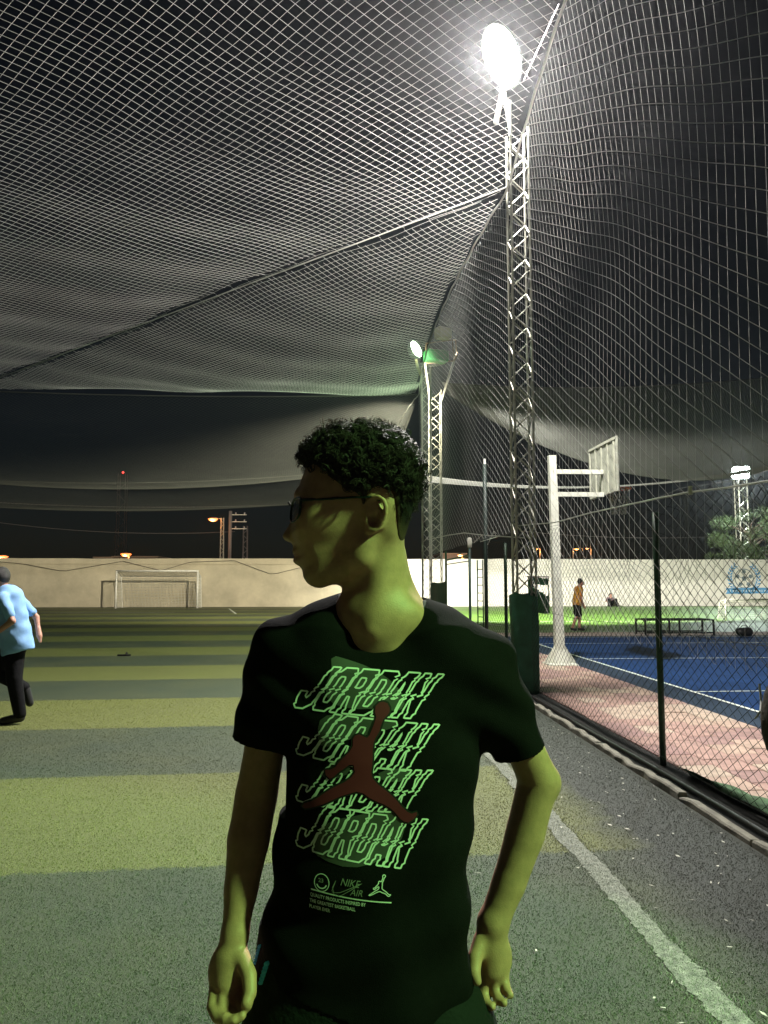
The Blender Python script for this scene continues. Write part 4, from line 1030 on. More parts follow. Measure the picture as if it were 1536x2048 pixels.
# arms
RA = [p(556, 1300, 1.34), p(532, 1480, 1.355), p(513, 1590, 1.36), p(497, 1680, 1.345), p(482, 1780, 1.325), p(470, 1868, 1.305)]
bf.chain(RA, [0.036, 0.034, 0.0355, 0.0350, 0.0275, 0.0205], 0.02)
LA = [p(970, 1330, 1.345), p(1040, 1475, 1.36), p(1077, 1560, 1.375), p(1050, 1668, 1.372), p(1018, 1765, 1.362), p(986, 1846, 1.352)]
bf.chain(LA, [0.032, 0.032, 0.0345, 0.0325, 0.028, 0.0245], 0.02)
bf.ell(p(1100, 1568, 1.385), (0.015, 0.018, 0.02), 0.02)
# right hand (hangs, fingers half closed), seen from its back
h0 = p(468, 1888, 1.30); 
bf.chain([p(470, 1868, 1.305), p(462, 1915, 1.298), p(456, 1962, 1.290)], [0.0205, 0.024, 0.024], 0.012)
bf.ell(p(458, 1945, 1.292), (0.034, 0.016, 0.042), 0.010)
fin = [[(430, 1978, 1.285), (424, 2014, 1.268), (434, 2036, 1.248), (450, 2034, 1.240)], [(447, 1985, 1.278), (443, 2025, 1.258), (452, 2046, 1.238), (468, 2040, 1.232)],
       [(464, 1985, 1.276), (463, 2022, 1.258), (470, 2040, 1.240), (484, 2032, 1.236)], [(479, 1978, 1.280), (481, 2006, 1.265), (486, 2020, 1.250), (496, 2012, 1.245)]]
for k, c in enumerate(fin): bf.chain([p(*q_) for q_ in c], [0.0098, 0.0086, 0.0080, 0.0066], 0.0035)
bf.chain([p(484, 1915, 1.285), p(498, 1950, 1.268), p(500, 1985, 1.252), p(492, 2006, 1.240)], [0.013, 0.012, 0.0105, 0.008], 0.008)
# left hand, fingers hanging behind the hip
bf.chain([p(986, 1846, 1.352), p(982, 1895, 1.352), p(984, 1935, 1.350)], [0.0245, 0.026, 0.024], 0.012)
bf.ell(p(984, 1915, 1.350), (0.034, 0.017, 0.040), 0.010)
fin = [[(957, 1940, 1.350), (948, 1972, 1.345), (944, 2000, 1.332), (950, 2016, 1.32)], [(973, 1948, 1.346), (968, 1984, 1.340), (972, 2006, 1.325), (984, 2014, 1.313)],
       [(990, 1948, 1.344), (990, 1980, 1.337), (997, 2000, 1.322), (1008, 2006, 1.312)], [(1006, 1940, 1.348), (1009, 1966, 1.340), (1014, 1982, 1.328), (1020, 1990, 1.32)]]
for c in fin: bf.chain([p(*q_) for q_ in c], [0.0098, 0.0086, 0.0080, 0.0066], 0.0035)
bf.chain([p(962, 1880, 1.340), p(950, 1915, 1.325), p(948, 1945, 1.312), p(954, 1962, 1.305)], [0.013, 0.012, 0.0105, 0.008], 0.008)
BV, BF = bf.surface(2)
me = np_mesh('body', BV - off, BF, None, True)
T = np.ones((len(BV), 3))
lipm = np.exp(-((BV[:, 0] - p(592, 1113)[0]) / 0.011) ** 2 - ((BV[:, 2] - p(592, 1113)[2]) / 0.0085) ** 2) * (np.abs(BV[:, 1] - DH_) < 0.03)
T *= 1 - lipm[:, None] * np.array([0.18, 0.45, 0.35])
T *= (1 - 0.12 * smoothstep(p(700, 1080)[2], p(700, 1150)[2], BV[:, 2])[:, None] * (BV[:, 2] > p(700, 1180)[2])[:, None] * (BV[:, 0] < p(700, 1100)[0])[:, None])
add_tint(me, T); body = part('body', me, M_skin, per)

# hair: close cap that grows out of the scalp, curls on top
hf = Field((hs0 - .02, DH_ - 0.13, hz0 + .04), (hs1 + 0.02, DH_ + 0.13, hz1 + 0.03), 0.003)
xs = np.arange(hf.n[0]) * hf.h + hf.lo[0]; ys_ = np.arange(hf.n[1]) * hf.h + hf.lo[1]; zs = np.arange(hf.n[2]) * hf.h + hf.lo[2]
D2 = -poly_sd(prof_s, xs, zs); Dh = -poly_sd(hair_s, xs, zs); XX, ZZ = np.meshgrid(xs, zs, indexing='ij')
wid = 0.060 + 0.017 * smoothstep(zy(1090), zy(1000), ZZ); Lw = 0.040 + 0.026 * smoothstep(zy(1040), zy(960), ZZ)
full = smoothstep(zy(1062), zy(935), ZZ)
hgt = np.where(Dh < 0, np.maximum(Dh * 2.0, -0.03), np.minimum(Dh * 0.55, 0.0015 + 0.0095 * full))
q = np.maximum(Lw - D2, 0); lat = np.abs(ys_[None, :, None] - DH_)
nz_ = 0.0016 * (np.sin(XX * 420) * np.sin(ZZ * 390 + 1) + np.sin(XX * 260 + ZZ * 300))
hf.f = (np.sqrt(q[:, None, :] ** 2 + (lat * (Lw / wid)[:, None, :]) ** 2) - Lw[:, None, :] - hgt[:, None, :] - (nz_ * full)[:, None, :] * np.cos(lat * 350)).astype(np.float32)
HV, HF = hf.surface(1)
M_hair = mat('dark_curly_hair', (0.012, 0.009, 0.008), 0.42, var=0.3, vscale=30, spec=0.6, bump=0.8, bscale=420)
M_cap = mat('close_cropped_hair', (1.0, 1.0, 1.0), 0.85, var=0.3, vscale=260, spec=0.12, bump=0.5, bscale=600, attr='tint')
me = np_mesh('hair', HV - off, HF, None, True)
qx = np.clip(((HV[:, 0] - hf.lo[0]) / hf.h).astype(int), 0, hf.n[0] - 1); qz = np.clip(((HV[:, 2] - hf.lo[2]) / hf.h).astype(int), 0, hf.n[2] - 1)
fd = np.clip(0.45 + 0.55 * smoothstep(0.0, 0.010, Dh[qx, qz]) * smoothstep(p(790, 1090)[2], p(790, 1030)[2], HV[:, 2]), 0, 1)[:, None]
add_tint(me, (1 - fd) * np.array([0.16, 0.085, 0.055]) + fd * np.array([0.010, 0.008, 0.007])); hair = part('hair', me, M_cap, per)
# curls
hcut = np.interp(0, [0], [0])
fi = rng.integers(0, len(HF), 30000); cpts = HV[HF[fi]].mean(1)
e1 = HV[HF[fi][:, 1]] - HV[HF[fi][:, 0]]; e2 = HV[HF[fi][:, 3]] - HV[HF[fi][:, 0]]; nn = np.cross(e1, e2); nn /= np.maximum(np.linalg.norm(nn, axis=1, keepdims=True), 1e-9)
ctr = np.array([p(725, 985)[0], DH_, p(725, 985)[2]]); nn *= np.sign(((cpts - ctr) * nn).sum(1))[:, None]
ix = np.clip(((cpts[:, 0] - hf.lo[0]) / hf.h).astype(int), 0, hf.n[0] - 1); iz = np.clip(((cpts[:, 2] - hf.lo[2]) / hf.h).astype(int), 0, hf.n[2] - 1)
dh = Dh[ix, iz]; fl_ = full[ix, iz]
keep = (dh > 0.004) & (rng.random(len(dh)) < fl_ ** 1.3) & (np.linalg.norm(cpts - ctr, axis=1) > 0.05)
cpts, nn, fl_ = cpts[keep][:1700], nn[keep][:1700], fl_[keep][:1700]
L = []
for c, n_, fl1 in zip(cpts, nn, fl_):
    a = np.cross(n_, rng.normal(size=3)); a /= np.linalg.norm(a); b_ = np.cross(n_, a)
    size = (0.30 + 0.70 * fl1) * rng.uniform(0.6, 1.35); r0 = 0.0060 * size; ht_ = 0.017 * size; turns = rng.uniform(0.8, 1.7); ph = rng.random() * 6.28
    t = np.linspace(0, 1, 12); drift = rng.normal(0, 0.007, 2)
    for k in range(6):
        j1, j2, dp, dr_ = rng.normal(0, 0.0011, 3), rng.normal(0, 0.0016, 3), rng.normal(0, 0.35), rng.uniform(0.75, 1.3)
        L.append(c + n_ * ((t - 0.25) * ht_ * rng.uniform(0.85, 1.2))[:, None] + a * (r0 * dr_ * np.cos(ph + dp + t * turns * 6.28) + drift[0] * t)[:, None] + b_ * (r0 * dr_ * np.sin(ph + dp + t * turns * 6.28) + drift[1] * t)[:, None] + j1 + j2 * t[:, None])
cb = MB().tubes(np.array(L), 0.00062, 3)
o = part('curls', cb.mesh('curls', off, True), mat('curl_strands', (0.020, 0.011, 0.009), 0.58, spec=0.22), hair); o['kind'] = 'stuff'
# eyebrows, eyes
for s_ in (-1, 1):
    P_ = np.array([[p(x, y, DH_ + s_ * l)[0], DH_ + s_ * l, p(x, y, DH_ + s_ * l)[2]] for x, y, l in ((593, 988, .012), (595, 984, .026), (603, 983, .042), (618, 990, .056))])
    part('eyebrow', MB().tube(P_, [0.003, 0.0042, 0.004, 0.0015], 6).mesh('eyebrow', off, True), M_hair, per)
# glasses
M_frame = mat('dark_glasses_frame', (0.012, 0.020, 0.018), 0.25, 0.3); M_lens = mat('clear_lens', (0.95, 0.97, 0.97), 0.02, trans=1.0)
def gp(px_, py_, lat_): return np.array([p(px_, py_, DH_ + lat_)[0], DH_ + lat_, p(px_, py_, DH_ + lat_)[2]])
gls = part('glasses', MB().tube([gp(580, 1010, -0.010), gp(577, 1005, 0.0), gp(580, 1010, 0.010)], 0.0016, 6).mesh('glasses', off, True), M_frame, per)
zc, zr = p(590, 1024)[2], 0.0195
for s_ in (-1, 1):
    a = np.linspace(0, 2 * math.pi, 33); ca, sa = np.sign(np.cos(a)) * np.abs(np.cos(a)) ** .7, np.sign(np.sin(a)) * np.abs(np.sin(a)) ** .7
    lc = 0.038; lat_ = s_ * (lc + 0.028 * ca); base = p(584, 1024)[0]
    rimp = np.c_[base + 0.38 * (np.abs(lat_) - 0.010) + 0.002 * sa, DH_ + lat_, zc + zr * sa]
    part('lens_rim', MB().tube(rimp, 0.0023, 6).mesh('rim', off, True), M_frame, gls)
    V = np.vstack([rimp[:-1], rimp[:-1].mean(0)[None] + np.array([[-0.002, 0, 0]])]) - off
    part('lens', np_mesh('lens', np.vstack([V, V + np.array([0.0012, 0, 0])]), None, [(i, (i + 1) % 32, 32) for i in range(32)] + [(33 + (i + 1) % 32, 33 + i, 65) for i in range(32)], True), M_lens, gls)
    hing = rimp[np.argmax(np.abs(rimp[:, 1] - DH_))]
    part('temple', MB().tube([np.array([hing[0], hing[1], p(604, 1001, 1.24)[2]]), gp(640, 999, s_ * .0755), gp(700, 995, s_ * .0815), gp(742, 994, s_ * .0825), gp(765, 1003, s_ * .080)], [0.0028, 0.0022, 0.0020, 0.0020, 0.0016], 6).mesh('temple', off, True), M_frame, gls)
# ---------------------------------------------------------------- T-shirt
sf = Field((-0.34, 1.12, 0.78), (0.34, 1.56, 1.56), 0.003)
ty = [1275, 1330, 1420, 1500, 1580, 1680, 1800, 1900, 2010, 2120]
tl_ = [610, 580, 572, 570, 560, 548, 534, 522, 512, 506]; tr_ = [900, 935, 955, 957, 950, 943, 941, 939, 938, 937]
tz = [p(755, y_, 1.34)[2] for y_ in ty]; tc = [(p(a_, y_, 1.34)[0] + p(b_, y_, 1.34)[0]) / 2 for a_, b_, y_ in zip(tl_, tr_, ty)]
tw = [(p(b_, y_, 1.34)[0] - p(a_, y_, 1.34)[0]) / 2 for a_, b_, y_ in zip(tl_, tr_, ty)]
td = [0.062, 0.092, 0.108, 0.114, 0.114, 0.112, 0.114, 0.118, 0.122, 0.124]
sf.stack(tz, tc, [1.345] * 10, tw, td, 0.02, e=2.3)
# shoulders and sleeves
sf.chain([p(735, 1228, 1.345), p(640, 1262, 1.348), p(567, 1302, 1.345)], [0.050, 0.050, 0.050], 0.03)
sf.chain([p(770, 1228, 1.345), p(880, 1262, 1.348), p(975, 1325, 1.345)], [0.050, 0.046, 0.044], 0.03)
RS = [p(556, 1302, 1.345), p(532, 1400, 1.35), p(516, 1490, 1.355)]; sf.chain(RS, [0.045, 0.044, 0.049], 0.03)
LS = [p(978, 1332, 1.345), p(1008, 1412, 1.352), p(1040, 1512, 1.362)]; sf.chain(LS, [0.046, 0.046, 0.0475], 0.03)
sf.chain([p(650, 1300, 1.320), p(585, 1360, 1.330), p(560, 1420, 1.34)], [0.060, 0.055, 0.045], 0.04)
sf.chain([p(880, 1305, 1.320), p(945, 1365, 1.330), p(975, 1430, 1.345)], [0.060, 0.055, 0.045], 0.04)
# cloth folds: soft ridges pulled from the shoulders and round the waist
gx, gy, gz = (np.arange(sf.n[i], dtype=np.float32) * sf.h + sf.lo[i] for i in range(3)); gx, gy, gz = gx[:, None, None], gy[None, :, None], gz[None, None, :]
low = 1 / (1 + np.exp((gz - 1.16) * 18)); hi_ = 1 - low
fold = 0.0036 * low * (np.sin(55 * gz + 24 * gx + 5 * np.sin(9 * gx + 3)) + 0.8 * np.sin(38 * gx + 12 * gz + 30 * gy)) \
     + 0.0022 * hi_ * (np.sin(46 * (gx + 0.9 * gz) + 3 * np.sin(14 * gz)) * np.exp(-((np.abs(gx) - 0.21) / 0.10) ** 2) * 1.6 + 0.5 * np.sin(40 * gz - 20 * gx))
sf.f += fold.astype(np.float32)
# hem, sleeve ends, neck opening, hollow inside the openings
sf.plane((p(520, 1905, 1.34)[0], 1.34, p(520, 1915, 1.34)[2]), np.array([-0.30, 0, -1.0]) / 1.044)
def sleeve_cut(a, b_, wa, side):
    d = b_ - a; d /= np.linalg.norm(d); c = b_
    m_ = 0.11; sl_, g_ = sf.blk(c - m_, c + m_)
    pl_ = (g_[0] - c[0]) * d[0] + (g_[1] - c[1]) * d[1] + (g_[2] - c[2]) * d[2]
    near = np.sqrt((g_[0] - c[0]) ** 2 + (g_[1] - c[1]) ** 2 + (g_[2] - c[2]) ** 2) - 0.085
    sel = (g_[0] < c[0] + 0.055) if side < 0 else (g_[0] > c[0] - 0.055)
    sf.f[sl_] = np.where(sel, np.maximum(sf.f[sl_], np.minimum(np.maximum(pl_, -0.2), 0.05)), sf.f[sl_])
    sf.cone(a + (b_ - a) * 0.35, b_ + d * 0.06, wa * 0.80, wa + 0.002, 0.0, mode='sub')
sleeve_cut(RS[1], p(516, 1482, 1.355), 0.045, -1); sleeve_cut(LS[1], p(1038, 1503, 1.362), 0.0435, 1)
nc = p(765, 1192, 1.318)
sf.ell(nc, (0.073, 0.098, 0.0645), 0.004, rot=[[1, 0, 0.0], [0, 1, 0], [0, 0, 1]], mode='sub')
sf.stack([0.70, 0.84, 0.93], [tc[-1]] * 3, [1.345] * 3, [tw[-1] - .008, tw[-1] - .008, tw[-2] - .012], [0.112, 0.112, 0.105], 0.0, mode='sub')
SV, SF_ = sf.surface(2)
M_shirt = mat('black_cotton', (0.0056, 0.0050, 0.0060), 0.9, var=0.15, vscale=60, bump=0.3, bscale=700, spec=0.06)
shirt = part('t_shirt', np_mesh('t_shirt', SV - off, SF_, None, True), M_shirt, per)
# ribbed collar
bvh = BVHTree.FromPolygons([tuple(v) for v in SV], [tuple(f) for f in SF_])
col = []
for a in np.linspace(R(178), R(362), 44):
    q = nc + np.array([0.0735 * math.cos(a), -0.02, 0.0655 * math.sin(a)])
    h_ = bvh.ray_cast(Vector((q[0], 1.0, q[2])), Vector((0, 1, 0)))
    if h_[0] is not None and h_[0][1] < 1.36: col.append(np.array(h_[0]) + np.array([0, 0.0015, 0]))
col = np.array(col)
if len(col) > 5:
    ker = np.ones(5) / 5; pad = np.vstack([col[:1]] * 2 + [col] + [col[-1:]] * 2); col = np.stack([np.convolve(pad[:, i], ker, 'valid') for i in range(3)], 1)
    part('collar', MB().tube(col, 0.0042, 8).mesh('collar', off, True), mat('black_rib', (0.012, 0.014, 0.0135), 0.8, bump=0.5, bscale=900), shirt)

# ---------------------------------------------------------------- print on the shirt (laid on the cloth)
PD = 1.235
def on_shirt(s2, z2, lift):
    """drop a print point straight onto the front of the shirt"""
    out_ = np.empty((len(s2), 3)); last = 1.235
    for i in range(len(s2)):
        h_ = bvh.ray_cast(Vector((s2[i], 1.0, z2[i])), Vector((0, 1, 0)))
        if h_[0] is not None and h_[0][1] < 1.34: last = h_[0][1]; out_[i] = (s2[i], last - lift, z2[i])
        else: out_[i] = (s2[i], last - lift, z2[i])
    return out_
def px2(P): P = np.asarray(P, float); q = [sdz(x, y, PD) for x, y in P]; return np.array([[k[0], k[2]] for k in q])
def resample(P, step, closed=True):
    P = np.asarray(P, float); 
    if closed: P = np.vstack([P, P[:1]])
    out_ = []
    for a, b_ in zip(P[:-1], P[1:]):
        k = max(1, int(np.linalg.norm(b_ - a) / step)); out_ += [a + (b_ - a) * t for t in np.arange(k) / k]
    if not closed: out_.append(P[-1])
    return np.array(out_)
def ribbon(mb, P, w, lift, closed=True, step=6.0, pre=None):
    P = resample(P, step, closed)
    if pre is not None: P = pre(P)
    nx_ = np.roll(P, -1, 0) - np.roll(P, 1, 0)
    if not closed: nx_[0] = P[1] - P[0]; nx_[-1] = P[-1] - P[-2]
    nx_ /= np.maximum(np.linalg.norm(nx_, axis=1, keepdims=True), 1e-6); N = np.c_[-nx_[:, 1], nx_[:, 0]]
    A_, B_ = px2(P + N * w / 2), px2(P - N * w / 2); V = np.vstack([on_shirt(A_[:, 0], A_[:, 1], lift), on_shirt(B_[:, 0], B_[:, 1], lift)]); k = len(P)
    mb.raw(V, [(i, (i + 1) % k, k + (i + 1) % k, k + i) for i in range(k if closed else k - 1)])
def filled(mb, P, lift, cuts=4):
    bm = bmesh.new(); q = px2(P); vs = [bm.verts.new((a, b_, 0)) for a, b_ in q]; bm.faces.new(vs)
    bmesh.ops.triangulate(bm, faces=bm.faces[:])
    for _ in range(cuts):
        es = [e_ for e_ in bm.edges if e_.calc_length() > 0.007]
        if not es: break
        bmesh.ops.subdivide_edges(bm, edges=es, cuts=1); bmesh.ops.triangulate(bm, faces=bm.faces[:])
    bm.verts.index_update(); s2 = np.array([v.co[:2] for v in bm.verts]); T = [[v.index for v in f.verts] for f in bm.faces]; bm.free()
    mb.raw(on_shirt(s2[:, 0], s2[:, 1], lift), None, T)
M_ink = mat('pale_print', (0.72, 0.76, 0.74), 0.6); M_dim = mat('grey_print', (0.050, 0.054, 0.048), 0.7); M_maroon = mat('maroon_print', (0.115, 0.006, 0.020), 0.6); M_blackp = mat('black_print', (0.006, 0.006, 0.006), 0.7)
pr = MB()
for P in ([(660, 1312), (700, 1324), (735, 1336), (768, 1352), (800, 1380), (812, 1405), (800, 1425), (760, 1418), (700, 1420), (655, 1408), (648, 1375), (662, 1345)],
          [(640, 1436), (690, 1428), (750, 1436), (806, 1446), (770, 1462), (700, 1478), (640, 1502), (632, 1470)],
          [(650, 1535), (705, 1530), (690, 1555), (640, 1562)], [(755, 1540), (828, 1533), (812, 1562), (762, 1562)],
          [(660, 1640), (720, 1628), (780, 1612), (815, 1640), (800, 1690), (760, 1722), (700, 1736), (640, 1722), (618, 1702), (636, 1670)]):
    filled(pr, smooth_poly(P, 1), 0.0006)
part('print_patches', pr.mesh('print_patches', off), M_dim, shirt)
GL = {'J': [[(.58, 1), (1, 1), (1, .26), (.9, .08), (.7, 0), (.3, 0), (.1, .08), (0, .25), (0, .40), (.36, .40), (.38, .29), (.48, .25), (.58, .32)]],
      'O': [[(.2, 0), (.8, 0), (1, .14), (1, .86), (.8, 1), (.2, 1), (0, .86), (0, .14)], [(.40, .20), (.60, .20), (.66, .27), (.66, .74), (.60, .80), (.40, .80), (.34, .74), (.34, .27)]],
      'R': [[(0, 0), (.34, 0), (.34, .38), (.46, .38), (.66, 0), (1.02, 0), (.80, .43), (.96, .54), (1, .66), (1, .86), (.84, 1), (0, 1)], [(.34, .58), (.58, .58), (.66, .64), (.66, .76), (.58, .81), (.34, .81)]],
      'D': [[(0, 0), (.75, 0), (.95, .09), (1, .22), (1, .8), (.95, .92), (.75, 1), (0, 1)], [(.34, .20), (.58, .20), (.66, .28), (.66, .73), (.58, .80), (.34, .80)]],
      'A': [[(0, 0), (.34, 0), (.38, .20), (.64, .20), (.68, 0), (1.02, 0), (.84, 1), (.22, 1)], [(.42, .40), (.60, .40), (.53, .78)]],
      'N': [[(0, 0), (.32, 0), (.32, .52), (.66, 0), (1, 0), (1, 1), (.68, 1), (.68, .48), (.34, 1), (0, 1)]]}
GK = np.array([(-.1, -5), (.08, -5), (.10, -1), (.16, -3), (.40, -4), (.44, 3), (.48, -7), (.52, 4), (.56, -1), (.60, 1), (.80, 0), (.84, 5), (.88, -2), (.90, 6), (1.1, 7)])
rows = [((578, 1421), (250, 17), (58, -86)), ((582, 1516), (236, 25), (58, -88)), ((584, 1610), (228, 14), (50, -82)), ((584, 1702), (224, 34), (44, -94))]
for B_, U_, V_ in rows:
    lt = MB()
    def place(P, k):
        u = (k + 0.02 + P[:, 0] * 0.93) / 6.0; v_ = P[:, 1]
        gsh = np.interp(v_, GK[:, 0], GK[:, 1])
        return np.c_[B_[0] + u * U_[0] + v_ * V_[0] + gsh, B_[1] + u * U_[1] + v_ * V_[1]]
    for k, ch in enumerate('JORDAN'):
        for con in GL[ch]:
            ribbon(lt, np.array(con), 3.4, 0.0011, True, 0.035, lambda P, k=k: place(P, k))
    part('print_lettering', lt.mesh('print_lettering', off), M_ink, shirt)
JM = [(830, 530), (800, 560), (785, 600), (770, 650), (745, 690), (730, 730), (725, 780), (725, 830), (722, 880), (715, 930), (725, 970), (760, 1010), (800, 1040), (850, 1080), (890, 1120), (930, 1170), (970, 1210), (1000, 1225), (1035, 1215), (1040, 1235),
      (1010, 1270), (975, 1290), (945, 1280), (920, 1260), (890, 1220), (850, 1180), (800, 1150), (750, 1130), (700, 1105), (660, 1075), (610, 1065), (560, 1080), (500, 1100), (440, 1130), (380, 1160), (330, 1180), (280, 1200), (240, 1210), (215, 1200), (235, 1175),
      (290, 1150), (350, 1110), (420, 1060), (470, 1030), (530, 1000), (570, 970), (600, 930), (590, 880), (560, 880), (520, 910), (480, 940), (450, 970), (420, 985), (390, 960), (385, 925), (430, 920), (460, 900), (490, 860), (530, 820), (560, 790), (585, 745),
      (585, 700), (600, 675), (630, 665), (660, 680), (685, 690), (703, 670), (715, 640), (735, 590), (750, 545), (740, 510), (745, 470), (770, 445), (800, 438), (830, 450), (845, 480), (845, 510)]
JM = np.array(JM, float) * 0.2833 + np.array([540, 1280])
jb = MB(); filled(jb, JM, 0.0016, 5); ribbon(jb, JM, 7.0, 0.0015); part('figure_backing', jb.mesh('figure_backing', off), M_blackp, shirt)
jb = MB(); filled(jb, JM, 0.0022, 5); part('jumping_figure', jb.mesh('jumping_figure', off), M_maroon, shirt)
# small marks below: ring with smile, swoosh lettering, small figure, rule, three lines of text
sm = MB(); a = np.linspace(0, 2 * math.pi, 40)[:-1]; cx, cy = 643, 1767
ribbon(sm, np.c_[cx + 15 * np.cos(a), cy + 17 * np.sin(a)], 1.5, 0.0011); a = np.linspace(0.3, 2.9, 16); ribbon(sm, np.c_[cx + 10 * np.cos(a), cy + 1 + 10 * np.sin(a)], 2.6, 0.0012, False, 3)
part('ring_mark', sm.mesh('ring_mark', off), M_ink, shirt)
def text_print(txt, px0, py0, hpx, slope, m, name, bold=0.0, shear=0.0, lift=0.0012, wscale=1.0):
    cu = bpy.data.curves.new(name, 'FONT'); cu.body = txt; cu.size = 1.0; cu.offset = bold; cu.shear = shear; cu.resolution_u = 2
    ob = bpy.data.objects.new(name, cu); COL.objects.link(ob); dg = bpy.context.evaluated_depsgraph_get(); me_ = bpy.data.meshes.new_from_object(ob.evaluated_get(dg))
    V = np.empty(len(me_.vertices) * 3, np.float32); me_.vertices.foreach_get('co', V); V = V.reshape(-1, 3).astype(float); T = [list(f.vertices) for f in me_.polygons]
    bpy.data.objects.remove(ob); bpy.data.curves.remove(cu); bpy.data.meshes.remove(me_)
    k = hpx / 0.73; P = np.c_[px0 + V[:, 0] * k * wscale, py0 - V[:, 1] * k + V[:, 0] * k * wscale * slope]; q = px2(P)
    mb = MB(); mb.raw(on_shirt(q[:, 0], q[:, 1], lift), [t for t in T if len(t) == 4], [t for t in T if len(t) == 3]); part(name, mb.mesh(name, off), m, shirt)
M_ink2 = mat('soft_print', (0.22, 0.23, 0.20), 0.6)
text_print('23', cx - 7, cy - 1, 8, 0.06, M_ink2, 'ring_number', 0.02)
text_print('NIKE', 680, 1768, 15, 0.10, M_ink2, 'swoosh_lettering', 0.0, 0.35, wscale=0.85)
text_print('AIR', 700, 1787, 14, 0.10, M_ink2, 'swoosh_lettering', 0.0, 0.35, wscale=0.85)
sm = MB(); ribbon(sm, [(672, 1760), (665, 1774), (668, 1784), (680, 1783), (700, 1774), (724, 1763), (700, 1778), (682, 1789), (670, 1790), (664, 1780)], 1.3, 0.0012); part('swoosh', sm.mesh('swoosh', off), M_ink2, shirt)
sm = MB(); J2 = (JM - JM.mean(0)) * 0.185 + np.array([761, 1772]); ribbon(sm, J2, 1.9, 0.0012, True, 3); part('small_figure', sm.mesh('small_figure', off), M_ink, shirt)
sm = MB(); ribbon(sm, [(621, 1782), (783, 1805)], 2.6, 0.0012, False); part('rule', sm.mesh('rule', off), M_ink, shirt)
for k, tx in enumerate(('QUALITY PRODUCTS INSPIRED BY', 'THE GREATEST BASKETBALL', 'PLAYER EVER')):
    text_print(tx, 619 - 1 * k, 1796 + 12.5 * k, 7.6, 0.125, M_ink, 'print_text', 0.018, wscale=0.70)

# ---------------------------------------------------------------- shorts, shoes
pf = Field((-0.32, 1.15, 0.36), (0.28, 1.55, 1.02), 0.004)
pz = [0.70, 0.80, 0.90, 1.0]; wl2, wr2 = [496, 497, 506, 522], [940, 936, 930, 925]
zy2 = lambda z: 1165 - (z - 1.55) * 1540 / 1.34
pc = [(p(a_, zy2(z), 1.34)[0] + p(b_, zy2(z), 1.34)[0]) / 2 for a_, b_, z in zip(wl2, wr2, pz)]; pw = [(p(b_, zy2(z), 1.34)[0] - p(a_, zy2(z), 1.34)[0]) / 2 for a_, b_, z in zip(wl2, wr2, pz)]
pf.stack(pz, pc, [1.345] * 4, pw, [0.118, 0.118, 0.112, 0.10], 0.02, e=2.3)
for hx_, kx_ in ((-0.115, -0.125), (0.075, 0.085)): pf.chain([(hx_, 1.34, 0.80), (kx_, 1.335, 0.42)], [0.115, 0.092], 0.03)
pf.plane((0, 0, 0.44), (0, 0, -1)); pf.plane((0, 0, 0.99), (0, 0, 1))
for hx_, kx_ in ((-0.115, -0.125), (0.075, 0.085)): pf.cone((kx_, 1.335, 0.62), (kx_, 1.335, 0.38), 0.08, 0.086, 0.0, mode='sub')
PV, PF_ = pf.surface(1); M_short = mat('black_polyester', (0.006, 0.0075, 0.0078), 0.8, spec=0.15, var=0.15, vscale=30, bump=0.3, bscale=120)
shorts = part('shorts', np_mesh('shorts', PV - off, PF_, None, True), M_short, per)
bv2 = BVHTree.FromPolygons([tuple(v) for v in PV], [tuple(f) for f in PF_])
M_cyan = mat('blue_stripe_print', (0.06, 0.50, 0.95), 0.4)
for (x0, y0), (x1, y1), w in (((509, 1924), (498, 1964), 4.2), ((529, 1945), (516, 1986), 5.4)):
    sb = MB()
    for t in np.linspace(0, 1, 6):
        cx, cy = x0 + (x1 - x0) * t, y0 + (y1 - y0) * t
        q = sdz(cx, cy, 1.25); h_ = bv2.ray_cast(Vector((q[0], 1.0, q[2])), Vector((0, 1, 0)))
        h2 = bvh.ray_cast(Vector((q[0], 1.0, q[2])), Vector((0, 1, 0)))
        hit = [k[0] for k in (h_, h2) if k[0] is not None]
        if not hit: continue
        y_ = min(k[1] for k in hit); a = np.linspace(0, 2 * math.pi, 10)[:-1]; rr = w * 0.00083
        V = [(q[0], y_ - .004, q[2])] + [(q[0] + rr * 1.25 * math.cos(k), y_ - .0025, q[2] + rr * math.sin(k + 0.3)) for k in a]
        sb.raw(V, None, [(0, 1 + i, 1 + (i + 1) % 9) for i in range(9)])
    if sb.n: part('stripe_print', sb.mesh('stripe_print', off), M_cyan, shorts)
for kx_ in (-0.115, 0.075):
    shf = Field((kx_ - .07, 1.08, -0.01), (kx_ + .07, 1.45, 0.14), 0.005)
    shf.chain([(kx_, 1.37, 0.05), (kx_, 1.25, 0.04), (kx_, 1.15, 0.035)], [0.048, 0.046, 0.038], 0.02); shf.plane((0, 0, 0.004), (0, 0, -1))
    a_, b_ = shf.surface(1); part('shoe', np_mesh('shoe', a_ - off, b_, None, True), mat('black_shoe', (0.012, 0.012, 0.012), 0.5), per)

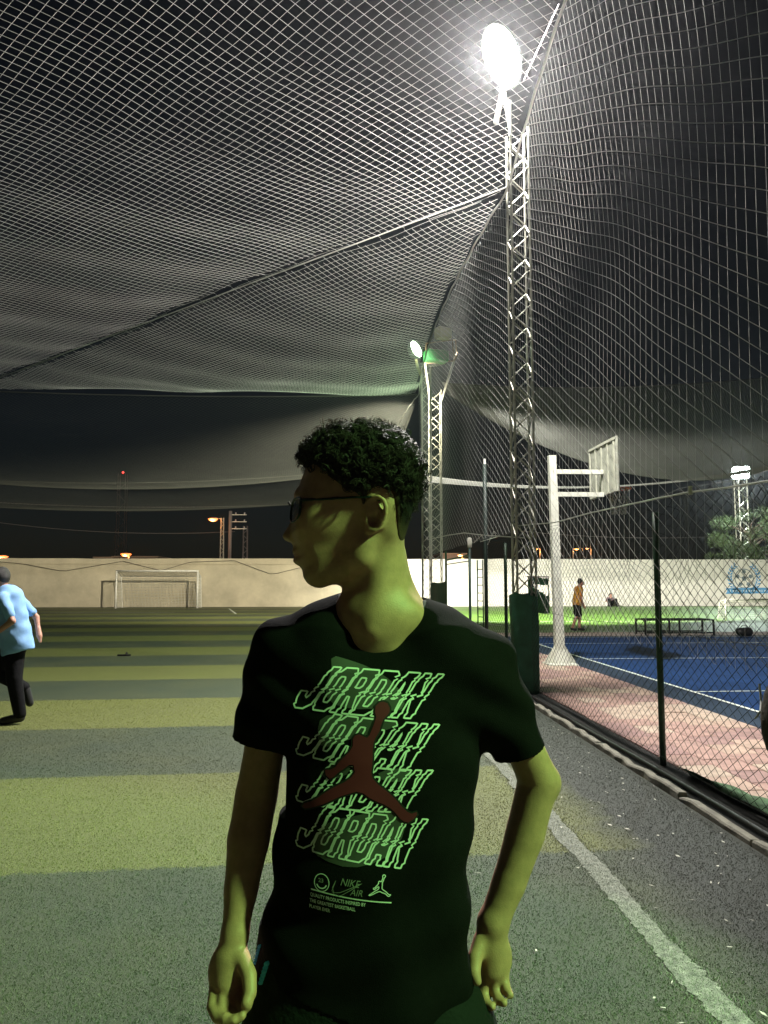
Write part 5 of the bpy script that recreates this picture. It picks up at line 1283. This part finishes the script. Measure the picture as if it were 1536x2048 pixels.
# ---------------------------------------------------------------- other people
def figure(label, loc, rz, J, cl, group=None, h=0.011, sc=1.0):
    """J: joints in metres (x right, y forward-facing is -y, z up); cl: colours"""
    t = thing('person', label, 'person', tuple(loc), group, rz=rz); J = {k: np.array(v, float) * sc for k, v in J.items()}; S_ = sc
    lo = np.min(list(J.values()), 0) - 0.25; hi = np.max(list(J.values()), 0) + 0.28
    f = Field(lo, hi, h)
    f.ell(J['head'], np.array((0.078, 0.098, 0.118)) * S_, 0.02); f.ell(J['head'] + np.array(J['face']) * 0.085 + np.array([0, 0, -.035]) * S_, np.array((0.05, 0.05, 0.065)) * S_, 0.03)
    f.ell(J['head'] + np.array(J['face']) * 0.11 + np.array([0, 0, -.02]) * S_, np.array((0.015, 0.018, 0.018)) * S_, 0.012)
    f.cone(J['head'] - np.array([0, 0, .08]) * S_, J['neck'], 0.05 * S_, 0.058 * S_, 0.02)
    f.cone(J['neck'] - np.array([0, 0, .05]) * S_, J['hip'], 0.12 * S_, 0.12 * S_, 0.05)
    for s_ in 'LR':
        f.chain([J['neck'], J['sh' + s_], J['el' + s_], J['wr' + s_]], [0.06 * S_, 0.048 * S_, 0.037 * S_, 0.026 * S_], 0.02)
        d = J['wr' + s_] - J['el' + s_]; d /= np.linalg.norm(d); f.cone(J['wr' + s_], J['wr' + s_] + d * 0.09 * S_, 0.030 * S_, 0.034 * S_, 0.015)
        f.cone(J['wr' + s_] + d * 0.08 * S_, J['wr' + s_] + d * 0.16 * S_, 0.026 * S_, 0.018 * S_, 0.015)
        f.chain([J['hip'] + (J['kn' + s_] - J['hip']) * 0.08, J['kn' + s_], J['an' + s_]], [0.10 * S_, 0.058 * S_, 0.040 * S_], 0.03)
        f.chain([J['an' + s_], J['to' + s_]], [0.042 * S_, 0.034 * S_], 0.02)
    V, F = f.surface(1); me = np_mesh('body', V, F, None, True); add_tint(me, np.ones((len(V), 3)))
    sk = part('body', me, None, t); me.materials.append(M_skin)
    # shirt
    f = Field(lo, hi, h); up = (J['neck'] - J['hip']); up /= np.linalg.norm(up)
    f.cone(J['neck'] - up * 0.08 * S_, J['hip'] - up * cl.get('hem', 0.03) * S_, (0.145 + cl.get('fat', 0)) * S_, (0.150 + cl.get('fat', 0)) * S_, 0.04)
    sidev = (J['shR'] - J['shL']); sidev = sidev / np.linalg.norm(sidev)
    for s_ in 'LR':
        a = J['sh' + s_]; b_ = J['el' + s_]; f.chain([J['neck'] - up * .03, a, a + (b_ - a) * cl.get('sleeve', 0.72)], [0.07 * S_, 0.068 * S_, 0.060 * S_], 0.03)
    f.plane(J['hip'] - up * (cl.get('hem', 0.03) + 0.06) * S_, -up)
    f.ell(J['neck'] + np.array([0, 0, .05]) * S_, np.array((0.07, 0.075, 0.055)) * S_, 0.01, mode='sub')
    f.f += (0.006 * S_ * np.sin((np.arange(f.n[2]) * h * 40))[None, None, :] * np.sin((np.arange(f.n[0]) * h * 26))[:, None, None]).astype(np.float32)
    V, F = f.surface(1); sh_ = part('shirt', np_mesh('shirt', V, F, None, True), cl['shirt'], t)
    # trousers or shorts
    f = Field(lo, hi, h)
    f.cone(J['hip'] + up * 0.04 * S_, J['hip'] - up * 0.05 * S_, (0.135 + cl.get('fat', 0)) * S_, 0.13 * S_, 0.03)
    for s_ in 'LR':
        k_, a_ = J['kn' + s_], J['an' + s_]
        if cl.get('long', True): f.chain([J['hip'] + (k_ - J['hip']) * 0.1, k_, a_ + (k_ - a_) * 0.06], [0.115 * S_, 0.085 * S_, 0.066 * S_], 0.03)
        else: f.chain([J['hip'] + (k_ - J['hip']) * 0.1, J['hip'] + (k_ - J['hip']) * 0.85], [0.115 * S_, 0.095 * S_], 0.03)
    V, F = f.surface(1); part('trousers' if cl.get('long', True) else 'shorts', np_mesh('trousers', V, F, None, True), cl['legs'], t)
    # hair and shoes
    f = Field(J['head'] - 0.2, J['head'] + 0.2, 0.008); f.ell(J['head'] + np.array([0, 0, .022]) * S_ - np.array(J['face']) * 0.014, np.array((0.086, 0.104, 0.108)) * S_, 0)
    f.ell(J['head'] + np.array(J['face']) * 0.10 + np.array([0, 0, -.07]) * S_, np.array((0.085, 0.09, 0.13)) * S_, 0.02, mode='sub'); f.plane(J['head'] - np.array([0, 0, .05]) * S_, (0, 0, -1))
    V, F = f.surface(1); part('hair', np_mesh('hair', V, F, None, True), M_hair, t)
    for s_ in 'LR':
        f = Field(np.minimum(J['an' + s_], J['to' + s_]) - 0.1, np.maximum(J['an' + s_], J['to' + s_]) + 0.1, 0.009)
        f.chain([J['an' + s_] - np.array([0, 0, .012]), J['to' + s_]], [0.052 * S_, 0.043 * S_], 0.02)
        V, F = f.surface(1); part('shoe', np_mesh('shoe', V, F, None, True), cl['shoe'], t)
    return t, sh_
M_blkcloth = mat('black_trousers', (0.005, 0.005, 0.006), 0.8, var=0.2, vscale=14, bump=0.6, bscale=24, spec=0.15)
rp = ground(20, 1446)
JR = dict(head=(-.16, -.02, 1.60), face=(-1, 0, 0), neck=(-.10, 0, 1.44), hip=(0.02, 0, .93), shL=(-.08, -.19, 1.38), shR=(-.04, .18, 1.38), elL=(.06, -.27, 1.13), wrL=(-.14, -.24, .98),
          elR=(.16, .25, 1.15), wrR=(.20, .20, 1.02), knL=(.05, -.09, .50), anL=(.13, -.09, .085), toL=(-.04, -.10, .04), knR=(-.22, .09, .56), anR=(.12, .10, .36), toR=(.17, .10, .20))
t, s_ = figure('running man in a light blue shirt and black trousers at the left edge', (rp[0], rp[1], 0), -PHI + 0.15, JR,
       dict(shirt=mat('light_blue_shirt', (0.22, 0.42, 0.72), 0.75, var=0.12, vscale=7, bump=0.4, bscale=18), legs=M_blkcloth, shoe=mat('black_trainer', (0.015, 0.015, 0.016), 0.5), fat=0.028, hem=0.10))
gp_ = ground(-46, 1420)
JG = dict(JR); JG['elR'] = (.22, .18, 1.16); JG['wrR'] = (.05, .22, 1.0)
figure('person in a dark green top, mostly cut off by the left edge', (gp_[0] - .02, gp_[1] - .75, 0), -PHI + 0.1, JG,
       dict(shirt=mat('dark_green_shirt', (0.012, 0.05, 0.035), 0.75), legs=M_blkcloth, shoe=MATS['black_trainer']))
yp = ground(1157, 1262)
JB = dict(head=(.10, 0, 1.56), face=(1, 0, 0), neck=(.05, 0, 1.40), hip=(-.03, 0, .88), shL=(.06, .15, 1.34), shR=(.04, -.15, 1.34), elL=(.10, .2, 1.08), wrL=(.16, .18, .88), elR=(.05, -.2, 1.08), wrR=(.13, -.2, .86),
          knL=(.06, .08, .47), anL=(.05, .08, .08), toL=(.19, .08, .04), knR=(-.07, -.08, .47), anR=(-.22, -.08, .09), toR=(-.12, -.08, .04))
figure('boy in a yellow and orange jersey and black shorts standing on the far pitch', (yp[0], yp[1], 0), -PHI, JB,
       dict(shirt=mat('orange_jersey', (0.80, 0.48, 0.03), 0.7, col2=(0.62, 0.16, 0.06), vscale=5), legs=M_blkcloth, shoe=MATS['black_trainer'], long=False, hem=0.0), h=0.014, sc=1.0)
zp = atY(1221, 1208, 49.3)
JS = dict(head=(0, -.05, .66), face=(0, -1, 0), neck=(0, 0, .52), hip=(0, .08, .12), shL=(-.18, 0, .46), shR=(.18, 0, .46), elL=(-.27, -.12, .3), wrL=(-.18, -.3, .36), elR=(.27, -.12, .3), wrR=(.18, -.3, .36),
          knL=(-.2, -.35, .40), anL=(-.22, -.5, .07), toL=(-.24, -.66, .04), knR=(.2, -.35, .40), anR=(.22, -.5, .07), toR=(.24, -.66, .04))
figure('small figure sitting on the far pitch against the white wall', (zp[0], 49.3, 0), 0, JS,
       dict(shirt=mat('dull_mauve_shirt', (0.20, 0.14, 0.16), 0.8), legs=M_blkcloth, shoe=MATS['black_trainer'], hem=-0.02), h=0.016, sc=1.1)

# ------------------------------------------------------------------ beyond the walls: street lamps, masts, wires, roofs, tree
M_or = emis('sodium_lamp', (1.0, 0.19, 0.02), 2.8)
def street_lamp(px_, py_, Y, label, truss=False, pole_px=None, size=0.32, watts=150):
    lp_ = atY(px_, py_, Y); bx = atY(pole_px, py_, Y)[0] if pole_px else lp_[0] + 0.9
    t = thing('street_lamp', label, 'street lamp', (bx, Y, 0), 'orange street lamps beyond the wall')
    if truss:
        for a, b_ in ((-.18, -.18), (.18, -.18), (.18, .18), (-.18, .18)): part('chord', MB().tube(line((bx + a, Y + b_, 0), (bx + a * .6, Y + b_ * .6, lp_[2] + .1), 2), .035, 5), M_galv, t)
        b = MB(); k_ = int(lp_[2] / .4)
        for k in range(k_): b.tube(line((bx - .15 * (-1) ** k, Y - .17, k * .4), (bx + .15 * (-1) ** k, Y - .17, k * .4 + .4), 2), .025, 4)
        part('lattice', b, M_galv, t)
    else: part('pole', MB().tube(line((bx, Y, 0), (bx, Y, lp_[2] + .05), 2), [.09, .06], 8), M_galv, t)
    part('arm', MB().tube([(bx, Y, lp_[2]), (lp_[0], Y, lp_[2] + .14)], .035, 5), M_galv, t)
    part('lantern', MB().lathe([(0, .12), (.16, .10), (.26, 0.0), (.28, -.03)], tuple(lp_ + np.array([0, 0, .06])), 12), M_house, t)
    part('bulb', MB().lathe([(0, -.16 * size / .3), (size * .7, -.10 * size / .3), (size, 0.0), (size * .7, .06), (0, .08)], tuple(lp_), 14), M_or, t, True)
    ld = bpy.data.lights.new('lamp_light', 'POINT'); ld.energy = watts; ld.color = (1, .34, .08); ld.shadow_soft_size = .2
    lo = bpy.data.objects.new('lamp_light', ld); COL.objects.link(lo); lo.parent = t; lo.location = lp_ + np.array([0, -.4, -.25]) - np.array([bx, Y, 0])
street_lamp(426, 1038, 70, 'orange street lamp on a lattice pole beyond the wall, left of the face', True, 445, .46)
street_lamp(252, 1108, 78, 'orange street lamp glowing above low roofs behind the goal', False, 258, .55)
street_lamp(4, 1113, 66, 'orange street lamp low over the wall at the left edge', False, 14, .5)
street_lamp(1072, 1098, 90, 'small orange lamp beyond the wall right of the nearest tower', False, 1080, .22, 200)
street_lamp(1153, 1098, 95, 'brighter left one of two close orange lamps above the white wall', False, 1146, .30, 200)
street_lamp(1174, 1097, 104, 'fainter right one of two close orange lamps above the white wall', False, 1182, .22, 200)
M_bld = mat('night_building', (0.24, 0.20, 0.16), 0.9, var=0.2, vscale=0.6)
def building(x0, x1, Y, h, label):
    t = thing('low_building', label, 'building', ((x0 + x1) / 2, Y, 0), 'low buildings beyond the wall')
    part('wall', MB().box(((x0 + x1) / 2, Y + 3, h / 2), (x1 - x0, 6, h)), M_bld, t)
    part('roof', MB().bev(((x0 + x1) / 2, Y + 3, h + .09), (x1 - x0 + .5, 6.5, .16), .03), mat('roof_slab', (.34, .27, .2), .9), t)
    for k in range(3): part('window', MB().box((x0 + (x1 - x0) * (k + .7) / 3.4, Y - .02, h * .55), (.8, .06, .9)), mat('dark_pane', (.02, .02, .025), .2), t)
x_ = lambda px_, Y: atY(px_, 1165, Y)[0]
building(x_(190, 82), x_(222, 82), 82, 4.05, 'low flat roof left of the orange lamp behind the goal')
building(x_(227, 84), x_(312, 84), 84, 4.20, 'long low flat roof under the orange lamp behind the goal')
building(x_(885, 84), x_(930, 84), 84, 4.6, 'low building glowing behind the gate, right of the neck')
street_lamp(920, 1110, 80, 'orange lamp glowing just above the gate beyond the wall', False, 925, .28, 350)
def mast(px_, py_, Y, w, label, red=False, m=None):
    q = atY(px_, py_, Y); t = thing('radio_mast', label, 'mast', (q[0], Y, 0), 'distant masts'); m = m or mat('mast_steel', (.30, .26, .25), .6, .3)
    for a, b_ in ((-w, -w), (w, -w), (w, w), (-w, w)): part('chord', MB().tube(line((q[0] + a, Y + b_, 0), (q[0] + a * .8, Y + b_ * .8, q[2]), 2), .07, 4), m, t)
    b = MB(); st = w * 2.2
    for k in range(int(q[2] / st)): b.tube(line((q[0] - w * (-1) ** k, Y - w, k * st), (q[0] + w * (-1) ** k, Y - w, k * st + st), 2), .045, 4)
    part('lattice', b, m, t)
    if red: part('beacon', MB().lathe([(0, -.25), (.25, 0), (0, .25)], tuple(q + np.array([0, 0, .3])), 8), emis('red_beacon', (1, .05, .04), 5), t)
mast(246, 948, 150, 0.85, 'tall radio mast with a red beacon high above the goal', True)
mast(491, 1052, 95, 0.28, 'thin lattice pylon between the utility pole and the face')
q = atY(461, 1022, 72); up_ = thing('utility_pole', 'dark utility pole with three crossarms left of the face', 'utility pole', (q[0], 72, 0))
part('pole', MB().tube(line((q[0], 72, 0), (q[0], 72, q[2]), 2), .16, 8), mat('pole_concrete', (.22, .2, .19), .9), up_)
for k in range(3):
    z = q[2] - .35 - k * .65; ca = part('crossarm', MB().box((q[0] + .75, 72, z), (1.5, .08, .08)), M_galv, up_)
    for x in (.5, 1.3): part('insulator', MB().lathe([(0, 0), (.07, .03), (.05, .1), (.07, .15), (0, .2)], (q[0] + x, 72, z + .04), 8), mat('porcelain', (.6, .58, .55), .3), ca)
for a, b_, Y, lab in (((-40, 1003), (740, 1000), 72, 'long wire crossing the dark sky above the street lamps'), ((-40, 1040), (470, 1063), 74, 'lower sagging wire behind the utility pole'), ((1040, 1062), (1560, 1064), 70, 'thin wire across the dark sky right of the nearest tower')):
    A_, B_ = atY(*a, Y), atY(*b_, Y); tt = np.linspace(0, 1, 24)[:, None]; P = A_ + (B_ - A_) * tt; P[:, 2] -= 0.6 * (4 * tt * (1 - tt))[:, 0]
    tag(part('overhead_wire', MB().tube(P, 0.028, 4), mat('wire_grey', (.22, .2, .19), .6)), lab, 'wire')
# pine behind the white wall at the right
tq = atY(1502, 1110, 52.6); tr_ = thing('pine_tree', 'pine tree with loose green crown behind the white wall at the right edge', 'tree', (tq[0], 52.6, 0))
part('trunk', MB().tube([(tq[0], 52.6, 0), (tq[0] + .1, 52.6, 2.2), (tq[0] - .05, 52.6, 4.2), (tq[0] + .1, 52.6, 5.6)], [.22, .17, .10, .04], 8), mat('bark', (.09, .06, .04), .9, var=.3), tr_, True)
g = np.random.default_rng(21); lv = MB(); V = []; cl_ = []
for k in range(46):
    a = g.random() * 6.28; z = g.uniform(2.2, 6.4); rr = (1 - ((z - 3.6) / 3.4) ** 2) ** .5 * 2.6 * g.uniform(.55, 1.05); cl_.append((tq[0] + rr * math.cos(a), 52.6 + rr * math.sin(a), z))
br_ = MB()
for c in cl_: br_.tube([(tq[0], 52.6, max(1.5, c[2] - .9)), ((tq[0] + c[0]) / 2, (52.6 + c[1]) / 2, c[2] - .35), c], [.05, .035, .012], 4)
part('branches', br_, MATS['bark'], tr_)
N_ = 15000; ci = g.integers(0, len(cl_), N_); C0 = np.array(cl_)[ci]; dr = g.normal(size=(N_, 3)); dr /= np.linalg.norm(dr, axis=1, keepdims=True); Pn = C0 + dr * (g.random((N_, 1)) ** .5) * np.array([.62, .62, .42])
dn = dr + g.normal(0, .4, (N_, 3)); dn /= np.linalg.norm(dn, axis=1, keepdims=True); sd_ = np.cross(dn, g.normal(size=(N_, 3))); sd_ /= np.linalg.norm(sd_, axis=1, keepdims=True)
V = np.stack([Pn - sd_ * .018, Pn + sd_ * .018, Pn + dn * .22], 1).reshape(-1, 3); lv.raw(V, None, np.arange(3 * N_).reshape(-1, 3))
part('crown', lv, mat('pine_needles', (.075, .12, .035), .7, var=.35, vscale=2), tr_)
# ------------------------------------------------------------------ thin haze, added to give the lamps a glow
hz = bpy.data.materials.new('lamp_glow_haze'); hz.use_nodes = True; hz.node_tree.nodes.clear()
ho = hz.node_tree.nodes.new('ShaderNodeOutputMaterial'); hv = hz.node_tree.nodes.new('ShaderNodeVolumePrincipled')
hv.inputs['Color'].default_value = (0.92, 0.94, 1, 1); hv.inputs['Density'].default_value = 0.00032; hv.inputs['Anisotropy'].default_value = 0.85
hz.node_tree.links.new(hv.outputs[0], ho.inputs['Volume'])
tag(part('haze', MB().box((20, 65, 16.5), (240, 190, 35.0)), hz), 'thin haze added for the glow round the lamps', None, kind='stuff')
